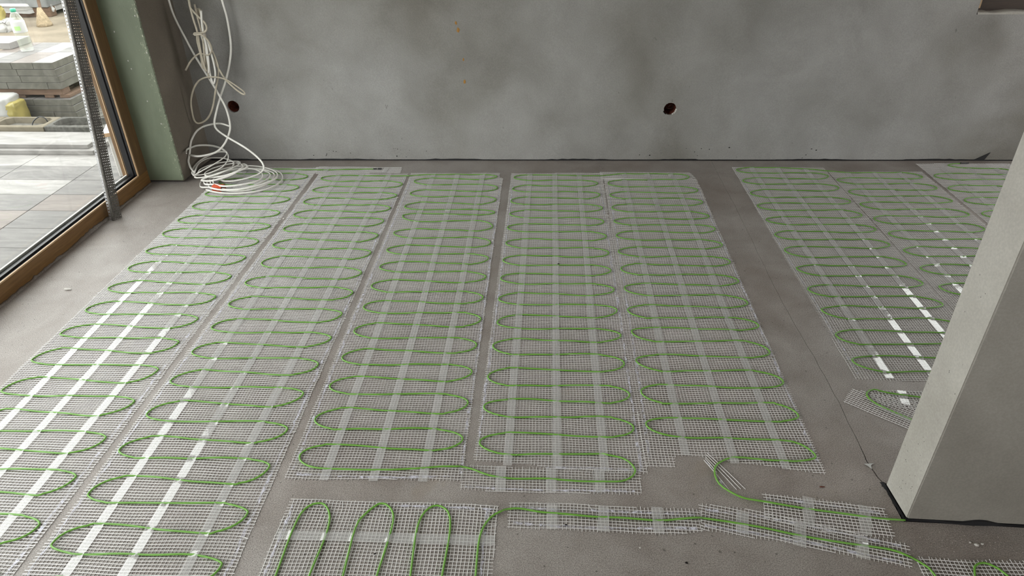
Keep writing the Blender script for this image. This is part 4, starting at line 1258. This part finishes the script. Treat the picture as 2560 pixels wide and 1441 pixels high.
def stack_slab(x0, x1, y0, y1, z1, m, label, th=TH):
    o = box('stacked_slab', x0, x1, y0, y1, z1 - th + .0012, z1, [m, M_PSIDE], None, .0015, .0006)
    for p in o.data.polygons:
        if p.normal.z < .7: p.material_index = 1
    tag(o, label, 'slab', 'paving slabs stacked outside')


top_x = [-3.396, -3.541, -3.696, -3.851, -4.006]
for r_, (ya, yb) in enumerate(((ST_Y, 5.055), (5.058, 5.375))):
    for c_ in range(4):
        lab = '%s slab of the %s row on top of the tall stack' % (('rightmost', 'second', 'third', 'fourth')[c_], ('front', 'back')[r_])
        sh = -.0 if r_ == 0 else -.006
        stack_slab(top_x[c_ + 1] + .001 + sh, top_x[c_] - .001 + sh, ya, yb, .34, M_PAVE[(2, 1, 0, 2, 0, 2, 0, 1)[r_ * 4 + c_]], lab)
for ly, cuts in ((1, [-3.392, -3.672, -3.95]), (2, [-3.390, -3.665, -3.95]), (3, [-3.392, -3.487, -3.78, -4.0])):
    for c_ in range(len(cuts) - 1):
        for r_, (ya, yb) in enumerate(((ST_Y + .001 * ly, 5.055), (5.058, 5.375))):
            lab = '%s slab, %s layer from the top of the tall stack, %s' % (('right end', 'middle', 'left end')[c_], ('', 'second', 'third', 'fourth')[ly], ('facing the window', 'at the back')[r_])
            stack_slab(cuts[c_ + 1] + .001, cuts[c_] - .001, ya, yb, .34 - TH * ly, M_PAVE[0], lab)
PZ = .34 - TH * 4
pal = empty('timber_pallet', (-3.7, 5.06, .09))
tag(pal, 'dark timber pallet between the two slab stacks', 'pallet')
for yy in (4.77, 5.02, 5.27):
    box('bearer', -4.0 + 3.7, -3.405 + 3.7, yy - 5.06, yy + .09 - 5.06, .022, PZ - .09, M_TIMBER, pal, .002)
for xx in (-3.98, -3.76, -3.55, -3.44):
    box('foot_block', xx + 3.7, xx + .07 + 3.7, -.285, .30, .0, .0225, M_TIMBER, pal, .002)
for ly in range(3):
    cuts = ([-3.345, -3.62, -3.9], [-3.338, -3.75, -4.0], [-3.333, -3.50, -3.8, -4.0])[ly]
    for c_ in range(len(cuts) - 1):
        z1 = .0895 - TH * ly
        lab = '%s slab, %s layer under the timber pallet' % (('right end', 'middle', 'left end')[c_], ('top', 'middle', 'bottom')[ly])
        stack_slab(cuts[c_ + 1] + .001, cuts[c_] - .001, 4.74, 5.40, z1, M_PAVE[0], lab)
base = box('rubble_bed', -4.1, -3.2, 4.725, 5.5, -.096, .0895 - TH * 3, M_GRAVEL)
tag(base, 'gravel bed under the slab stacks', 'gravel', kind='stuff')
ls = box('loose_slab', -4.35, -3.945, 5.14, 5.385, .341, .387, M_PAVE[2], None, .002)
tag(ls, 'loose slab lying on top of the stack left of the bottle', 'slab')

# water bottle on the stack
bt = empty('water_bottle', (-3.795, 5.10, .3405))
tag(bt, 'clear plastic water bottle with green cap standing on the slab stack', 'bottle')
lathe('bottle_body', [(.036, 0), (.042, .006), (.043, .02), (.042, .05), (.0445, .08), (.042, .11), (.0445, .14), (.0445, .205), (.040, .225), (.026, .255), (.015, .268), (.0145, .282)], 20, M_BOTTLE, bt)
lathe('cap', [(.0175, .270), (.0178, .290), (.016, .293)], 18, M_CAP, bt)
lb = lathe('label_sleeve', [(.0452, .132), (.0454, .134), (.0454, .206), (.0452, .208)], 20, M_LABEL, bt)
vs, fs = [], []
for i in range(5):
    a = math.radians(-95 + i * 12)
    vs += [(.0458 * math.cos(a), .0458 * math.sin(a), .150), (.0458 * math.cos(a), .0458 * math.sin(a), .178)]
for i in range(4): fs.append((2 * i, 2 * i + 2, 2 * i + 3, 2 * i + 1))
obj('label_print', vs, fs, M_LABELG, lb)

# film wrapped sack between blocks and stack
def draped(name, x0, x1, y0, y1, z0, z1, m, parent, seed=0, n=14, amp=.006):
    r = np.random.default_rng(seed)
    nu, nv = n * 2, n
    vs, fs = [], []
    for j in range(nv + 1):
        v = j / nv
        for i in range(nu):
            a = 2 * math.pi * i / nu
            e = .38
            cx = math.copysign(abs(math.cos(a)) ** e, math.cos(a)); sy = math.copysign(abs(math.sin(a)) ** e, math.sin(a))
            top_ = 1 - max(0, (v - .72) / .28) ** 2.2 * .55
            fold = 1 + amp * 6 * math.sin(a * 9 + v * 2) * (1 - v)
            x = (x0 + x1) / 2 + (x1 - x0) / 2 * cx * top_ * fold + r.normal(0, amp * .3)
            y = (y0 + y1) / 2 + (y1 - y0) / 2 * sy * top_ * fold + r.normal(0, amp * .3)
            z = z0 + (z1 - z0) * math.sin(min(1, v * 1.02) * math.pi / 2) ** .8 + (r.normal(0, amp * .3) if v > 0 else 0)
            vs.append((x, y, z))
    for j in range(nv):
        for i in range(nu):
            fs.append((j * nu + i, j * nu + (i + 1) % nu, (j + 1) * nu + (i + 1) % nu, (j + 1) * nu + i))
    fs.append(tuple(nv * nu + i for i in range(nu)))
    return obj(name, vs, fs, m, parent, smooth=True)


sk = empty('wrapped_sack', (-3.75, 4.62, -.09))
tag(sk, 'sack wrapped in white film with a yellow side behind the hollow blocks', 'sack')
draped('film_wrap', -.12, .085, -.09, .085, 0, .245, M_FILM, sk, 3)
draped('yellow_side', .03, .118, -.080, .075, 0, .205, M_YELLOW, sk, 5)
dk = empty('slate_slab_pile', (-3.98, 4.60, -.09))
tag(dk, 'pile of dark slate grey slabs at the left edge of the view', 'slab pile')
for k in range(3):
    box('slab', -.12, .095 - .012 * k, -.085, .08, .068 * k, .068 * k + .066, M_SLATE, dk, .003)

# white rendered upstand just outside the frame
iu = empty('rendered_upstand', (-2.44, 3.80, GZ))
iu.rotation_euler.z = math.radians(22)
tag(iu, 'low white rendered upstand outside the corner of the window', 'upstand')
box('render_block', -.06, .12, -.12, .10, 0, .25, M_INSUL, iu, .003)
box('cap_board', -.075, .12, -.15, .10, .251, .271, M_FILM, iu, .002)
box('cap_edge', -.078, .12, -.154, -.1505, .251, .271, M_WOOD_EDGE, iu)

# far pallets of wrapped slabs, yellow bag and broom
for k, (x0, x1, y0, y1, z1, lab) in enumerate([(-7.6, -6.05, 8.75, 9.8, .95, 'pallet of film wrapped grey slabs far behind the bottle'),
                                               (-5.75, -4.5, 9.25, 10.3, .95, 'pallet of film wrapped grey slabs far back beside the metal profile')]):
    e = empty('wrapped_pallet', ((x0 + x1) / 2, (y0 + y1) / 2, -.095)); tag(e, lab, 'pallet')
    w, d = (x1 - x0) / 2, (y1 - y0) / 2
    for q in range(3): box('bearer', -w, w, -d + q * (d - .06), -d + .12 + q * (d - .06), 0, .11, M_TIMBER, e, .004)
    for q in range(6):
        jx = random.uniform(-.02, .02)
        box('slab_layer', -w + jx, w + jx, -d + random.uniform(-.02, .02), d, .11 + q * .14, .11 + q * .14 + .134, M_GREYWRAP, e, .008)
    draped('film_skirt', -w - .02, w + .02, -d - .03, d + .02, .05, .16, M_FILM, e, 11 + k, 10, .02)
yb = empty('yellow_bag', (-6.15, 7.95, -.095))
tag(yb, 'crumpled yellow plastic bag on the sand at the upper left corner', 'bag')
draped('bag_body', -.30, .04, -.14, .14, 0, .26, M_YELLOW, yb, 21, 12, .02)
draped('bag_fold', -.02, .16, -.10, .10, 0, .12, M_FILM, yb, 22, 10, .02)
br = empty('broom', (-5.80, 8.15, -.095))
tag(br, 'broom with a wooden handle standing on the sand', 'broom')
tube('handle', catmull([(0, .09, .18), (.0, .16, .7), (.0, .26, 1.35)], .1), .018, M_TIMBER, br)
lathe('bristles', [(.085, 0), (.08, .03), (.045, .13), (.02, .20)], 14, M_STRAW, br, (0, .07, 0))

# ---------------------------------------------------------------- crumbs and scraps on the floor
C_ = TRACE['chips']
sc1 = obj('plastic_scrap', [(-.020, .012, .0005), (.022, .010, .0012), (.010, .004, .0022), (.0, -.004, .003), (-.004, -.022, .0006), (-.010, -.004, .0016),
                            (-.020, .012, .0), (.022, .010, .0004), (.010, .004, .0012), (.0, -.004, .002), (-.004, -.022, .0), (-.010, -.004, .0006)],
          [(0, 5, 4, 3, 2, 1), (6, 7, 8, 9, 10, 11)] + [(i, (i + 1) % 6, 6 + (i + 1) % 6, 6 + i) for i in range(6)], M_LABEL)
sc1.location = (C_[0][0] + .006, C_[0][1], .001); sc1.scale = (.72, .62, 1); sc1.rotation_euler.z = .15
tag(sc1, 'small white torn plastic scrap on the floor crack', 'scrap')
sp = blob('wood_splinter', (C_[1][0], C_[1][1], .002), (.008, .0018, .0012), M_BRICK, seed=5, sub=2)
tag(sp, 'reddish brown splinter on the floor by the notched mat', 'splinter')
CH = [(2, .0065, 'largest plaster crumb on the floor below the partition'), (3, .004, 'small plaster crumb right of the largest one below the partition'),
      (4, .0035, 'small plaster crumb left of the largest one below the partition'), (5, .004, 'dark crumb lying on the narrow straight mesh strip'),
      (6, .006, 'dark crumb on the middle mat'), (7, .004, 'dark crumb inside a loop of the front mat'), (8, .004, 'dark crumb on the bare floor at the front'),
      (9, .006, 'pale crumb in the gap between the first two mats'), (10, .007, 'pale crumb in the gap left of the middle mat'),
      (11, .003, 'pale speck on the bare floor at the front'), (12, .008, 'pale shaving on the floor under the window frame')]
for i, r, lab in CH:
    mm_ = M_DARK if 'dark' in lab else M_CHIP
    o = blob('crumb', (C_[i][0], C_[i][1], r * .45), (r * (2.2 if 'shaving' in lab else 1), r * .8, r * .5), mm_, seed=i, sub=1)
    tag(o, lab, 'crumb')
# grit scattered on the screed
gv, gf = [], []
def grit(cx, cy, sx, sy, n, r0, r1):
    for _ in range(n):
        x, y = random.gauss(cx, sx), random.gauss(cy, sy)
        if x > .97 and y > 1.27: continue
        r = random.uniform(r0, r1); b = len(gv); h = r * random.uniform(.5, .9); t = random.uniform(0, 6)
        for k in range(4):
            a = t + k * math.pi / 2
            gv.append((x + r * math.cos(a), y + r * .8 * math.sin(a), 0))
        gv.append((x + .2 * r, y, h))
        for k in range(4): gf.append((b + k, b + (k + 1) % 4, b + 4))
grit(.75, 1.42, .13, .04, 700, .0005, .0016)
grit(1.1, 1.235, .12, .02, 160, .0006, .0022)
grit(-1.95, 2.6, .12, .5, 300, .0006, .0018)
grit(-.3, 1.36, .3, .03, 120, .0005, .0012)
g = obj('floor_grit', gv, gf, M_FLOOR, floor)
tag(g, 'sandy grit scattered over the screed near the partition and mats', kind='stuff')
